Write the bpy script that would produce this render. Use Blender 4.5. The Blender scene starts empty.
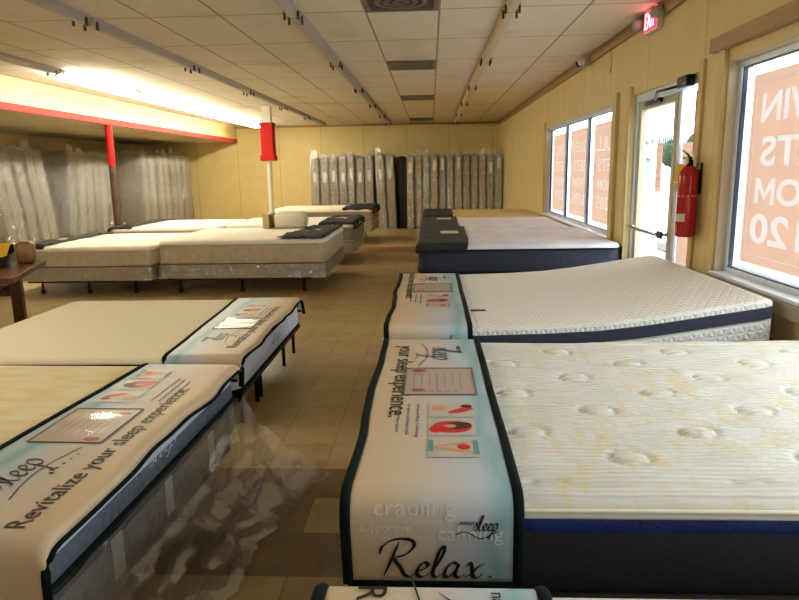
import bpy, bmesh, math, random
from mathutils import Vector, Matrix, noise
random.seed(7)
SC = bpy.context.scene
COL = SC.collection
PI = math.pi

# ------------------------------------------------------------------ materials
def S(r, g, b):
    f = lambda c: (c / 255 / 12.92) if c / 255 <= 0.04045 else ((c / 255 + 0.055) / 1.055) ** 2.4
    return (f(r), f(g), f(b), 1.0)

class NT:
    def __init__(s, m):
        m.use_nodes = True
        s.t = m.node_tree
        s.b = s.t.nodes.get('Principled BSDF')
        s.out = s.t.nodes.get('Material Output')
    def n(s, kind, **kw):
        x = s.t.nodes.new('ShaderNode' + kind)
        for k, v in kw.items():
            if k in x.inputs: x.inputs[k].default_value = v
            else: setattr(x, k, v)
        return x
    def l(s, a, b): s.t.links.new(a, b)

def base(name, col, rough=.6, metal=0., spec=.5):
    m = bpy.data.materials.new(name); t = NT(m)
    t.b.inputs['Base Color'].default_value = col
    t.b.inputs['Roughness'].default_value = rough
    t.b.inputs['Metallic'].default_value = metal
    t.b.inputs['Specular IOR Level'].default_value = spec
    m['_'] = 1
    return m, t

def mk(name, col, rough=.6, metal=0., spec=.5, col2=None, nscale=6., nstretch=(1, 1, 1), lo=.35, hi=.65, bump=0., bscale=60., bstretch=(1, 1, 1), dist=.01):
    m, t = base(name, col, rough, metal, spec)
    tc = t.n('TexCoord')
    if col2:
        mp = t.n('Mapping'); mp.inputs['Scale'].default_value = nstretch
        t.l(tc.outputs['Object'], mp.inputs['Vector'])
        nz = t.n('TexNoise', Scale=nscale, Detail=4.)
        t.l(mp.outputs[0], nz.inputs['Vector'])
        rp = t.n('ValToRGB'); rp.color_ramp.elements[0].position = lo; rp.color_ramp.elements[1].position = hi
        rp.color_ramp.elements[0].color = col; rp.color_ramp.elements[1].color = col2
        t.l(nz.outputs['Fac'], rp.inputs['Fac']); t.l(rp.outputs['Color'], t.b.inputs['Base Color'])
    if bump:
        mp = t.n('Mapping'); mp.inputs['Scale'].default_value = bstretch
        t.l(tc.outputs['Object'], mp.inputs['Vector'])
        nz = t.n('TexNoise', Scale=bscale, Detail=3.)
        t.l(mp.outputs[0], nz.inputs['Vector'])
        bp = t.n('Bump', Strength=bump, Distance=dist)
        t.l(nz.outputs['Fac'], bp.inputs['Height']); t.l(bp.outputs[0], t.b.inputs['Normal'])
    return m

def grid_mat(name, col, line, axes, w, h, mortar, off=(0, 0), rough=.6, col2=None, nscale=8., bump=.15, stain=None, spec=.5):
    """flat colour with a thin drawn grid; axes pick the two object coordinates"""
    m, t = base(name, col, rough, 0, spec)
    tc = t.n('TexCoord'); sp = t.n('SeparateXYZ'); cb = t.n('CombineXYZ')
    t.l(tc.outputs['Object'], sp.inputs[0])
    for k, a in enumerate(axes):
        ad = t.n('Math', operation='SUBTRACT'); ad.inputs[1].default_value = off[k] - 100 * (w, h)[k]
        t.l(sp.outputs[a], ad.inputs[0]); t.l(ad.outputs[0], cb.inputs[k])
    br = t.n('TexBrick', offset=0., squash=1.)
    br.inputs['Scale'].default_value = 1.; br.inputs['Mortar Size'].default_value = mortar
    br.inputs['Mortar Smooth'].default_value = .3
    br.inputs['Brick Width'].default_value = w; br.inputs['Row Height'].default_value = h
    br.inputs['Color1'].default_value = (1, 1, 1, 1); br.inputs['Color2'].default_value = (1, 1, 1, 1); br.inputs['Mortar'].default_value = (0, 0, 0, 1)
    t.l(cb.outputs[0], br.inputs['Vector'])
    nz = t.n('TexNoise', Scale=nscale, Detail=5.)
    t.l(tc.outputs['Object'], nz.inputs['Vector'])
    rp = t.n('ValToRGB'); rp.color_ramp.elements[0].position = .35; rp.color_ramp.elements[1].position = .7
    rp.color_ramp.elements[0].color = col; rp.color_ramp.elements[1].color = col2 or col
    t.l(nz.outputs['Fac'], rp.inputs['Fac'])
    last = rp.outputs['Color']
    if stain:
        n2 = t.n('TexNoise', Scale=.9, Detail=3.); t.l(tc.outputs['Object'], n2.inputs['Vector'])
        r2 = t.n('ValToRGB'); r2.color_ramp.elements[0].position = .58; r2.color_ramp.elements[1].position = .72
        t.l(n2.outputs['Fac'], r2.inputs['Fac'])
        ml = t.n('Math', operation='MULTIPLY'); ml.inputs[1].default_value = .5; t.l(r2.outputs['Color'], ml.inputs[0])
        mx = t.n('Mix', data_type='RGBA'); mx.inputs[7].default_value = stain
        t.l(ml.outputs[0], mx.inputs[0]); t.l(last, mx.inputs[6]); last = mx.outputs[2]
    mx = t.n('Mix', data_type='RGBA'); mx.inputs[6].default_value = line
    t.l(br.outputs['Color'], mx.inputs[0]); t.l(last, mx.inputs[7])
    t.l(mx.outputs[2], t.b.inputs['Base Color'])
    if bump:
        bp = t.n('Bump', Strength=bump, Distance=.004)
        t.l(br.outputs['Color'], bp.inputs['Height']); t.l(bp.outputs[0], t.b.inputs['Normal'])
    return m

def emit(name, col, strength):
    m = bpy.data.materials.new(name); t = NT(m); t.t.nodes.remove(t.b)
    e = t.n('Emission', Color=col, Strength=strength); t.l(e.outputs[0], t.out.inputs[0]); return m

def plastic(name, clear=.78, tint=(.9, .9, .88, 1), bs=14., rough=.12, bump=.9, haze=.5, dist=.05):
    m = bpy.data.materials.new(name); t = NT(m); t.t.nodes.remove(t.b)
    tr = t.n('BsdfTransparent', Color=(.97, .97, .97, 1)); gl = t.n('BsdfGlossy', Color=(1, 1, 1, 1), Roughness=rough)
    df = t.n('BsdfDiffuse', Color=tint)
    tc = t.n('TexCoord'); mp = t.n('Mapping'); mp.inputs['Scale'].default_value = (1, 1, .45)
    t.l(tc.outputs['Object'], mp.inputs['Vector'])
    nz = t.n('TexNoise', Scale=bs, Detail=4., Distortion=1.2); t.l(mp.outputs[0], nz.inputs['Vector'])
    bp = t.n('Bump', Strength=bump, Distance=dist); t.l(nz.outputs['Fac'], bp.inputs['Height'])
    t.l(bp.outputs[0], gl.inputs['Normal'])
    m1 = t.n('MixShader'); m1.inputs[0].default_value = haze; t.l(gl.outputs[0], m1.inputs[1]); t.l(df.outputs[0], m1.inputs[2])
    m2 = t.n('MixShader'); m2.inputs[0].default_value = clear; t.l(m1.outputs[0], m2.inputs[1]); t.l(tr.outputs[0], m2.inputs[2])
    t.l(m2.outputs[0], t.out.inputs[0]); return m

def translucent(name, col, amt=.7):
    m = bpy.data.materials.new(name); t = NT(m); t.t.nodes.remove(t.b)
    d = t.n('BsdfDiffuse', Color=col); r = t.n('BsdfTranslucent', Color=col)
    mx = t.n('MixShader'); mx.inputs[0].default_value = amt; t.l(d.outputs[0], mx.inputs[1]); t.l(r.outputs[0], mx.inputs[2])
    t.l(mx.outputs[0], t.out.inputs[0]); return m

M = {}
M['wall'] = grid_mat('yellow paneling', S(214, 194, 138), S(160, 130, 70), (1, 2), 1.22, 40., .005, rough=.5, col2=S(208, 186, 128), nscale=3.)
M['wallx'] = grid_mat('yellow paneling back', S(216, 196, 136), S(160, 130, 70), (0, 2), 1.22, 40., .006, off=(-3.12, 0), rough=.5, col2=S(210, 188, 126), nscale=3.)
M['ceil'] = grid_mat('ceiling tile', S(234, 226, 208), S(160, 146, 120), (0, 1), .62, 1.26, .011, off=(.085, 5.8), rough=.9, col2=S(224, 214, 194), nscale=30., stain=S(190, 172, 142))
M['soffit'] = mk('soffit board', S(205, 196, 170), .9, col2=S(190, 178, 150), nscale=3.)
M['trim_brown'] = mk('brown wood trim', S(168, 136, 90), .55, col2=S(152, 120, 76), nscale=5., nstretch=(6, .6, 6))
M['trim_yellow'] = mk('yellow painted trim', S(208, 184, 122), .45, col2=S(196, 170, 108), nscale=2.)
M['jamb'] = mk('beige jamb', S(192, 180, 154), .5)
M['alu'] = mk('brushed aluminium', S(214, 224, 238), .35, .1)
M['alu_dark'] = mk('dark gasket', S(48, 60, 84), .5)
M['red_paint'] = mk('red paint', S(186, 26, 20), .55, col2=S(172, 22, 18), nscale=5., spec=.2)
M['rust'] = mk('worn brown steel', S(84, 56, 36), .6, col2=S(60, 40, 26), nscale=8.)
M['white_paint'] = mk('white paint', S(226, 222, 206), .5)
M['grey_metal'] = mk('grey enamel', S(176, 172, 170), .4, .1)
M['cream_metal'] = mk('cream enamel', S(214, 200, 170), .45, .0)
M['black_metal'] = mk('black steel', S(26, 24, 26), .4, .6)
M['black_plastic'] = mk('black plastic', S(16, 16, 18), .35)
M['chrome'] = mk('chrome', S(200, 200, 200), .2, 1.)
M['white_cloth'] = mk('white ticking', S(240, 230, 204), .9, bump=.25, bscale=120., dist=.0008)
M['fluffy_white'] = mk('quilted white pillow top', S(238, 234, 220), .95, bump=.6, bscale=26., dist=.008)
M['cream_quilt'] = mk('cream quilt', S(238, 226, 192), .9, col2=S(230, 208, 150), nscale=5., nstretch=(1, 3, 1), bump=.5, bscale=40., bstretch=(.35, 1, 1), dist=.0025)
M['tan_side'] = mk('tan mattress border', S(198, 186, 160), .85, col2=S(186, 173, 146), nscale=12., bump=.3, bscale=50.)
M['grey_side'] = mk('grey mattress border', S(98, 104, 114), .9, col2=S(82, 88, 98), nscale=40., bump=.3, bscale=120., dist=.004)
M['pale_side'] = mk('pale blue grey border', S(198, 204, 218), .85, bump=.2, bscale=60.)
M['dark_side'] = mk('charcoal mattress border', S(40, 38, 42), .85, col2=S(30, 28, 32), nscale=30., nstretch=(1, 1, 8), bump=.3, bscale=80., bstretch=(.2, .2, 4), dist=.004)
M['blue_band'] = mk('royal blue band', S(20, 44, 110), .7, col2=S(12, 30, 86), nscale=18., bump=.3, bscale=80.)
M['navy_side'] = mk('navy quilted border', S(38, 44, 62), .8, col2=S(28, 33, 48), nscale=20., nstretch=(1, 1, 4), bump=.7, bscale=30., bstretch=(.5, .5, 3), dist=.01)
M['navy_band'] = mk('navy band', S(44, 50, 66), .8)
M['lilac_white'] = mk('cool white quilt', S(222, 218, 222), .9, col2=S(206, 200, 208), nscale=4., bump=.5, bscale=18., dist=.012)
M['gold_top'] = mk('gold tinted quilt', S(206, 186, 130), .9, bump=.4, bscale=20.)
M['grey_top'] = mk('grey brown mattress top', S(140, 128, 108), .9, bump=.4, bscale=20.)
M['black_cloth'] = mk('black fabric', S(24, 22, 24), .8, bump=.35, bscale=14., dist=.015)
M['label_cream'] = mk('cream label', S(205, 190, 160), .6)
M['label_white'] = mk('white label', S(225, 222, 210), .6)
M['box_fabric'] = mk('box spring fabric', S(150, 136, 112), .9, col2=S(130, 116, 92), nscale=6.)
M['box_grey'] = mk('grey box spring fabric', S(70, 62, 56), .9, col2=S(50, 45, 40), nscale=6.)
M['wrap'] = plastic('clear wrap', clear=.58, bs=11., rough=.17, haze=.22, bump=1., tint=(.85, .83, .8, 1), dist=.12)
M['wrap_thin'] = plastic('thin clear sheet', clear=.68, bs=10., rough=.14, haze=.28, bump=1.)
M['banner_edge'] = mk('black green binding', S(12, 24, 22), .95, spec=.15)
M['ink'] = mk('black ink', S(22, 22, 24), .5)
M['ghost_ink'] = mk('pale grey ink', S(222, 218, 214), .6)
M['grey_ink'] = mk('grey ink', S(110, 104, 104), .6)
M['faint_ink'] = mk('faint grey ink', S(166, 148, 138), .6)
M['red_ink'] = mk('red ink', S(190, 60, 50), .5)
M['paper'] = mk('white paper', S(224, 216, 204), .5)
M['pink_paper'] = mk('pinkish price sheet', S(196, 176, 162), .35)
M['picture_bg'] = mk('pale picture', S(192, 182, 170), .4)
M['skin_ink'] = mk('skin tone print', S(206, 150, 112), .5)
M['hair_ink'] = mk('dark brown print', S(70, 28, 22), .5)
M['scarlet'] = mk('scarlet print', S(200, 40, 34), .45)
M['teal_ink'] = mk('teal print', S(90, 150, 150), .5)
M['desk_wood'] = mk('dark red brown wood', S(92, 46, 20), .35, col2=S(64, 30, 14), nscale=4., nstretch=(1, 8, 8))
M['yellow'] = mk('yellow card', S(224, 178, 34), .5)
M['tan_box'] = mk('tan card', S(196, 170, 122), .6)
M['bolster'] = mk('brown leatherette', S(128, 84, 48), .4)
M['ext_red'] = mk('red enamel', S(170, 18, 26), .25)
M['tag_yellow'] = mk('yellow tag', S(232, 190, 36), .5)
M['exit_red'] = emit('lit red face', (1, .03, .08, 1), 3.)
M['poster'] = translucent('salmon poster film', (.82, .64, .54, 1), .5)
M['poster_white'] = translucent('white poster film', (.85, .79, .77, 1), .5)
M['sticker'] = mk('orange red sticker', S(214, 96, 66), .5)
M['concrete'] = mk('pale concrete', S(200, 200, 196), .9, col2=S(186, 186, 182), nscale=.6)
M['kerb'] = mk('grey kerb', S(150, 152, 152), .9)
M['asphalt'] = mk('sunlit asphalt', S(176, 178, 178), .9)
M['leaf'] = mk('tree leaves', S(52, 66, 36), .8, col2=S(32, 44, 22), nscale=1.5)
M['bark'] = mk('bark', S(84, 66, 48), .9)
M['far_wall'] = mk('far building wall', S(150, 170, 190), .8)
M['far_roof'] = mk('far building roof', S(90, 110, 140), .8)
M['vent'] = mk('dusty vent', S(124, 114, 96), .7)
M['vent_dark'] = mk('vent gap', S(78, 70, 58), .8)
M['glass'] = None
def glass():
    m = bpy.data.materials.new('window glass'); t = NT(m); t.t.nodes.remove(t.b)
    tr = t.n('BsdfTransparent', Color=(.95, .97, .97, 1)); gl = t.n('BsdfGlossy', Roughness=.2)
    fr = t.n('LayerWeight', Blend=.12)
    ml = t.n('Math', operation='MULTIPLY'); ml.inputs[1].default_value = .012; t.l(fr.outputs['Fresnel'], ml.inputs[0])
    mx = t.n('MixShader'); t.l(ml.outputs[0], mx.inputs[0]); t.l(tr.outputs[0], mx.inputs[1]); t.l(gl.outputs[0], mx.inputs[2])
    t.l(mx.outputs[0], t.out.inputs[0]); return m
M['glass'] = glass()
TUBE = emit('lit tube', (1., .93, .70, 1), 108.)

def banner_mat(name, w, flip=False):
    """printed sleeve: cream at the foot hem turning pale and then teal towards the head"""
    m, t = base(name, (1, 1, 1, 1), .42, 0, .22)
    tc = t.n('TexCoord'); sp = t.n('SeparateXYZ'); t.l(tc.outputs['Object'], sp.inputs[0])
    dv = t.n('Math', operation='DIVIDE'); dv.inputs[1].default_value = w; t.l(sp.outputs[1], dv.inputs[0])
    nz = t.n('TexNoise', Scale=3., Detail=2.); t.l(tc.outputs['Object'], nz.inputs['Vector'])
    nm = t.n('Math', operation='MULTIPLY_ADD'); nm.inputs[1].default_value = .35; t.l(nz.outputs['Fac'], nm.inputs[0]); t.l(dv.outputs[0], nm.inputs[2])
    sb = t.n('Math', operation='SUBTRACT'); sb.inputs[1].default_value = .17; t.l(nm.outputs[0], sb.inputs[0])
    rp = t.n('ValToRGB'); e = rp.color_ramp.elements
    e[0].position = 0.; e[0].color = S(206, 180, 142); e[1].position = 1.; e[1].color = S(182, 196, 204)
    for p, c in ((.3, S(206, 186, 160)), (.6, S(200, 192, 184)), (.78, S(184, 194, 200)), (.88, S(142, 178, 184))):
        x = e.new(p); x.color = c
    t.l(sb.outputs[0], rp.inputs[0]); t.l(rp.outputs[0], t.b.inputs['Base Color'])
    return m
M['banner'] = banner_mat('printed sleeve', .44)

def rib_mat():
    m, t = base('ribbed white quilt with yellow tint', S(236, 232, 222), .85)
    tc = t.n('TexCoord'); mp = t.n('Mapping'); mp.inputs['Scale'].default_value = (3.2, .9, 1); mp.inputs['Rotation'].default_value = (0, 0, .35)
    t.l(tc.outputs['Object'], mp.inputs[0])
    nz = t.n('TexNoise', Scale=3.4, Detail=3., Distortion=1.5); t.l(mp.outputs[0], nz.inputs['Vector'])
    rp = t.n('ValToRGB'); e = rp.color_ramp.elements; e[0].position = .5; e[1].position = .7
    e[0].color = S(222, 217, 206); e[1].color = S(222, 206, 164); t.l(nz.outputs['Fac'], rp.inputs[0]); t.l(rp.outputs[0], t.b.inputs['Base Color'])
    wv = t.n('TexWave', wave_type='BANDS', bands_direction='Y', Scale=13., Distortion=1.4, Detail=2.)
    wv.inputs['Detail Scale'].default_value = .6
    t.l(tc.outputs['Object'], wv.inputs['Vector'])
    bp = t.n('Bump', Strength=.8, Distance=.008); t.l(wv.outputs['Fac'], bp.inputs['Height']); t.l(bp.outputs[0], t.b.inputs['Normal'])
    return m
M['rib'] = rib_mat()

def tri_mat():
    """embossed triangle quilting"""
    m, t = base('white triangle quilt', S(228, 224, 214), .85)
    tc = t.n('TexCoord'); prev = None
    for a in (0, PI / 3, -PI / 3):
        mp = t.n('Mapping'); mp.inputs['Rotation'].default_value = (0, 0, a)
        t.l(tc.outputs['UV'], mp.inputs[0])
        wv = t.n('TexWave', wave_type='BANDS', bands_direction='Y', Scale=7.); t.l(mp.outputs[0], wv.inputs['Vector'])
        pw = t.n('Math', operation='POWER'); pw.inputs[1].default_value = .5; t.l(wv.outputs['Fac'], pw.inputs[0])
        if prev:
            mn = t.n('Math', operation='MINIMUM'); t.l(prev, mn.inputs[0]); t.l(pw.outputs[0], mn.inputs[1]); prev = mn.outputs[0]
        else: prev = pw.outputs[0]
    bp = t.n('Bump', Strength=.7, Distance=.008); t.l(prev, bp.inputs['Height']); t.l(bp.outputs[0], t.b.inputs['Normal'])
    return m
M['tri'] = tri_mat()

def floral_mat(i, a, b, c):
    m, t = base('floral ticking %d' % i, a, .8)
    tc = t.n('TexCoord'); v = t.n('TexVoronoi', Scale=9.); t.l(tc.outputs['Object'], v.inputs['Vector'])
    rp = t.n('ValToRGB'); rp.color_ramp.interpolation = 'CONSTANT'; e = rp.color_ramp.elements
    e[0].color = a; e[1].position = .45; e[1].color = b; x = e.new(.75); x.color = c
    sp = t.n('SeparateColor'); t.l(v.outputs['Color'], sp.inputs[0]); t.l(sp.outputs[0], rp.inputs[0]); t.l(rp.outputs[0], t.b.inputs['Base Color'])
    return m
M['floral'] = floral_mat(1, S(150, 146, 120), S(70, 122, 110), S(176, 92, 56))
M['floral2'] = floral_mat(2, S(92, 130, 118), S(140, 138, 112), S(96, 120, 60))
for i, c in enumerate([(124, 118, 104), (110, 104, 92), (96, 90, 80), (134, 128, 112), (88, 82, 74), (110, 94, 72), (86, 74, 56), (120, 104, 80)]):
    M['tick%d' % i] = mk('ticking %d' % i, S(*c), .9, col2=S(*[int(k * .86) for k in c]), nscale=9., nstretch=(4, 4, .5), bump=.2, bscale=30.)

# ------------------------------------------------------------------ mesh helpers
def obj(name, bm, mat, parent=None, loc=None, smooth=True, auto=None):
    me = bpy.data.meshes.new(name)
    bmesh.ops.recalc_face_normals(bm, faces=bm.faces[:])
    bm.to_mesh(me); bm.free()
    mats = mat if isinstance(mat, (list, tuple)) else [mat]
    for m in mats: me.materials.append(m)
    if smooth:
        me.polygons.foreach_set('use_smooth', [True] * len(me.polygons))
        if auto is not None: me.set_sharp_from_angle(angle=auto)
    o = bpy.data.objects.new(name, me); COL.objects.link(o)
    if parent: o.parent = parent
    if loc: o.location = loc
    return o
def tag(o, label, cat, group=None, kind=None):
    if label: o['label'] = label
    if cat: o['category'] = cat
    if group: o['group'] = group
    if kind: o['kind'] = kind
    return o
def thing(name, label, cat, loc=(0, 0, 0), rz=0., group=None):
    o = bpy.data.objects.new(name, None); COL.objects.link(o); o.empty_display_size = .1
    o.location = loc; o.rotation_euler = (0, 0, rz)
    return tag(o, label, cat, group)
def struct(name, bm, mat, **k):
    o = obj(name, bm, mat, smooth=False, **k); o['kind'] = 'structure'; return o
def nb(): return bmesh.new()
def box(bm, x0, x1, y0, y1, z0, z1, bev=0., mi=0, seg=2):
    r = bmesh.ops.create_cube(bm, size=1., matrix=Matrix.Translation(((x0 + x1) / 2, (y0 + y1) / 2, (z0 + z1) / 2)) @ Matrix.Diagonal((abs(x1 - x0), abs(y1 - y0), abs(z1 - z0), 1)))
    vs = r['verts']; fs = list({f for v in vs for f in v.link_faces})
    if bev:
        es = list({e for v in vs for e in v.link_edges})
        q = bmesh.ops.bevel(bm, geom=es, offset=bev, segments=seg, profile=.6, affect='EDGES')
        fs = q['faces']
        fs = list({f for f in bm.faces if f.is_valid and f in set(fs)})
    for f in fs:
        if f.is_valid: f.material_index = mi
    return vs
def rrect(L, W, rc, ins=0., n=6):
    x0, x1, y0, y1 = ins, L - ins, ins, W - ins
    r = max(.004, rc - ins)
    out = []
    for (cx, cy, a0) in ((x1 - r, y0 + r, -PI / 2), (x1 - r, y1 - r, 0), (x0 + r, y1 - r, PI / 2), (x0 + r, y0 + r, PI)):
        for k in range(n + 1):
            a = a0 + PI / 2 * k / n
            out.append((cx + r * math.cos(a), cy + r * math.sin(a)))
    return out
def loft(bm, rings, cap=(True, True), mi=0, closed=True):
    vr = [[bm.verts.new(p) for p in ring] for ring in rings]
    n = len(vr[0])
    for a, b in zip(vr, vr[1:]):
        for k in range(n if closed else n - 1):
            f = bm.faces.new((a[k], a[(k + 1) % n], b[(k + 1) % n], b[k])); f.material_index = mi
    if cap[0]: bm.faces.new(vr[0][::-1]).material_index = mi
    if cap[1]: bm.faces.new(vr[-1]).material_index = mi
    return vr
def puff(bm, L, W, prof, rc, cap=(True, True), n=6, mi=0):
    return loft(bm, [[(x, y, z) for x, y in rrect(L, W, rc, ins, n)] for ins, z in prof], cap, mi)
def tube(bm, pts, rx, rz=None, closed=False, n=8, mi=0):
    """sweep an ellipse along points"""
    rz = rz or rx; P = [Vector(p) for p in pts]; N = len(P); rings = []
    for i, p in enumerate(P):
        a = P[(i - 1) % N] if (closed or i > 0) else P[i]
        b = P[(i + 1) % N] if (closed or i < N - 1) else P[i]
        t = (b - a); t = t.normalized() if t.length > 1e-9 else Vector((1, 0, 0))
        up = Vector((0, 0, 1)) if abs(t.z) < .95 else Vector((1, 0, 0))
        s = t.cross(up).normalized(); u = s.cross(t).normalized()
        rings.append([p + s * rx * math.cos(2 * PI * k / n) + u * rz * math.sin(2 * PI * k / n) for k in range(n)])
    vr = [[bm.verts.new(q) for q in r] for r in rings]
    for i in range(N if closed else N - 1):
        a, b = vr[i], vr[(i + 1) % N]
        for k in range(n):
            bm.faces.new((a[k], a[(k + 1) % n], b[(k + 1) % n], b[k])).material_index = mi
    if not closed:
        bm.faces.new(vr[0][::-1]).material_index = mi; bm.faces.new(vr[-1]).material_index = mi
def cyl(bm, p, q, r, n=12, mi=0, r2=None):
    p, q = Vector(p), Vector(q); d = (q - p).normalized()
    up = Vector((0, 0, 1)) if abs(d.z) < .9 else Vector((1, 0, 0))
    s = d.cross(up).normalized(); u = s.cross(d)
    r2 = r if r2 is None else r2
    loft(bm, [[c + s * rr * math.cos(2 * PI * k / n) + u * rr * math.sin(2 * PI * k / n) for k in range(n)] for c, rr in ((p, r), (q, r2))], mi=mi)
def lathe(bm, prof, c=(0, 0, 0), n=20, mi=0):
    loft(bm, [[(c[0] + r * math.cos(2 * PI * k / n), c[1] + r * math.sin(2 * PI * k / n), c[2] + z) for k in range(n)] for r, z in prof], mi=mi)
def ball(bm, c, r, mi=0, sub=2):
    q = bmesh.ops.create_icosphere(bm, subdivisions=sub, radius=1., matrix=Matrix.Translation(c) @ Matrix.Diagonal((*(r if isinstance(r, tuple) else (r, r, r)), 1)))
    for v in q['verts']:
        for f in v.link_faces: f.material_index = mi
def quad(bm, x0, x1, y0, y1, z=0., mi=0):
    f = bm.faces.new([bm.verts.new(p) for p in ((x0, y0, z), (x1, y0, z), (x1, y1, z), (x0, y1, z))]); f.material_index = mi
def ellipse(bm, cx, cy, rx, ry, z=0., mi=0, rot=0., n=14):
    f = bm.faces.new([bm.verts.new((cx + rx * math.cos(a) * math.cos(rot) - ry * math.sin(a) * math.sin(rot), cy + rx * math.cos(a) * math.sin(rot) + ry * math.sin(a) * math.cos(rot), z)) for a in [2 * PI * k / n for k in range(n)]]); f.material_index = mi
def nz(x, y, z, s=1.): return noise.noise(Vector((x * s, y * s, z * s)))

_tc = {}
def text_bm(body, w=None, h=None, bold=0., ext=.0004, align=(0, 0), size=None, spacing=1.):
    """built in lettering as a mesh in the local xy plane, fitted to w x h; align 0 = left/bottom, .5 = centred"""
    cu = bpy.data.curves.new('t', 'FONT'); cu.body = body; cu.size = 1.; cu.offset = bold; cu.extrude = .5; cu.space_character = spacing
    cu.resolution_u = 4
    o = bpy.data.objects.new('t', cu); COL.objects.link(o)
    bpy.context.view_layer.update()
    me = bpy.data.meshes.new_from_object(o.evaluated_get(bpy.context.evaluated_depsgraph_get()))
    bpy.data.objects.remove(o); bpy.data.curves.remove(cu)
    bm = bmesh.new(); bm.from_mesh(me); bpy.data.meshes.remove(me)
    bmesh.ops.remove_doubles(bm, verts=bm.verts[:], dist=.0004)
    xs = [v.co.x for v in bm.verts]; ys = [v.co.y for v in bm.verts]
    ax, bx, ay, by = min(xs), max(xs), min(ys), max(ys)
    sx = (w / (bx - ax)) if w else None; sy = (h / (by - ay)) if h else None
    if size: sx = sy = size
    sx = sx or sy; sy = sy or sx
    for v in bm.verts:
        v.co.x = (v.co.x - ax) * sx - align[0] * (bx - ax) * sx
        v.co.y = (v.co.y - ay) * sy - align[1] * (by - ay) * sy
        v.co.z = v.co.z * 2 * ext
    return bm
def xform(bm, m): bmesh.ops.transform(bm, matrix=m, verts=bm.verts[:]); return bm
def merge(dst, src):
    me = bpy.data.meshes.new('tmp'); src.to_mesh(me); src.free(); dst.from_mesh(me); bpy.data.meshes.remove(me); return dst

def catmull(P, k=6):
    P = [Vector((*p, 0)) for p in P]; P = [2 * P[0] - P[1]] + P + [2 * P[-1] - P[-2]]; out = []
    for i in range(1, len(P) - 2):
        a, b, c, d = P[i - 1:i + 3]
        for j in range(k):
            t = j / k
            out.append(.5 * (2 * b + (c - a) * t + (2 * a - 5 * b + 4 * c - d) * t * t + (3 * b - a - 3 * c + d) * t ** 3))
    return out + [P[-2]]
def pen(bm, strokes, w=.05, slant=.18, ang=.7, ox=0., oy=0., sx=1., sy=1., z=0.):
    """broad-nib pen strokes as flat ribbons"""
    for st in strokes:
        C = catmull(st); va = []
        for i, p in enumerate(C):
            t = (C[min(i + 1, len(C) - 1)] - C[max(i - 1, 0)]); a = math.atan2(t.y, t.x)
            e = min(1., .45 + min(i, len(C) - 1 - i) * .12)
            ww = w * (.32 + .68 * abs(math.sin(a - ang))) * e
            nrm = Vector((-math.sin(a), math.cos(a), 0)) * ww
            for sgn in (-1, 1):
                q = p + nrm * sgn
                va.append(bm.verts.new((ox + (q.x + q.y * slant) * sx, oy + q.y * sy, z)))
        for i in range(len(C) - 1):
            bm.faces.new((va[2 * i], va[2 * i + 2], va[2 * i + 3], va[2 * i + 1]))
RELAX = [[(.2, .93), (.14, .5), (.06, .02)], [(-.14, .6), (-.12, .82), (.1, 1.), (.42, 1.), (.54, .84), (.42, .62), (.2, .5), (.36, .28), (.5, .07), (.62, .03), (.74, .14)],
         [(.7, .16), (.86, .22), (.94, .34), (.85, .41), (.76, .3), (.75, .1), (.87, .02), (1.02, .12)], [(1.02, .12), (1.13, .36), (1.2, .7), (1.15, .84), (1.09, .6), (1.08, .15), (1.17, .02), (1.3, .12)],
         [(1.56, .36), (1.46, .41), (1.35, .28), (1.34, .08), (1.44, .03), (1.55, .2), (1.58, .38), (1.56, .1), (1.65, .02), (1.76, .12)],
         [(1.74, .3), (1.81, .41), (1.88, .25), (1.95, .05), (2.05, .02), (2.14, .12)], [(2.12, .4), (2., .3), (1.88, .1), (1.76, .02)], [(2.27, .03), (2.3, .05), (2.31, .02)]]
SLEEP = [[(-.15, .05), (0, .2), (.12, .42), (.2, .2), (.16, .03), (.03, .03)], [(.2, .1), (.34, .36), (.44, .75), (.38, .86), (.31, .6), (.3, .15), (.38, .02), (.5, .12)],
         [(.5, .16), (.66, .22), (.73, .34), (.64, .41), (.55, .3), (.54, .1), (.66, .02), (.8, .12)], [(.8, .16), (.96, .22), (1.03, .34), (.94, .41), (.85, .3), (.84, .1), (.96, .02), (1.1, .14)],
         [(1.14, .4), (1.12, .1), (1.06, -.3), (1., -.42), (.94, -.34)], [(1.14, .3), (1.26, .42), (1.38, .32), (1.36, .1), (1.24, .02), (1.14, .1)]]

# ------------------------------------------------------------------ camera
F = 650.
VPX, VPY, ROLL = 430.5, 170.5, .008
d = Vector(((VPX - 399.5) / F, -(VPY - 300.) / F, 1.)).normalized()
u = Vector((-math.sin(ROLL), math.cos(ROLL), 0)); u = (u - d * u.dot(d)).normalized()
x = u.cross(d)
cam = bpy.data.cameras.new('camera'); co = bpy.data.objects.new('camera', cam); COL.objects.link(co)
cr = Vector((x[0], d[0], u[0])); cu_ = Vector((x[1], d[1], u[1])); cf = Vector((x[2], d[2], u[2]))
co.matrix_world = Matrix(((cr[0], cu_[0], -cf[0], 0), (cr[1], cu_[1], -cf[1], 0), (cr[2], cu_[2], -cf[2], 1.54), (0, 0, 0, 1)))
cam.sensor_width = 36.; cam.lens = F * 36. / 799.; cam.clip_start = .05; cam.clip_end = 300
SC.camera = co

# ------------------------------------------------------------------ room shell
XR, XL, YB, YF, H = 1.92, -8.6, 19., -4., 2.86
XB = -5.58           # face of the dropped soffit
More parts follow.
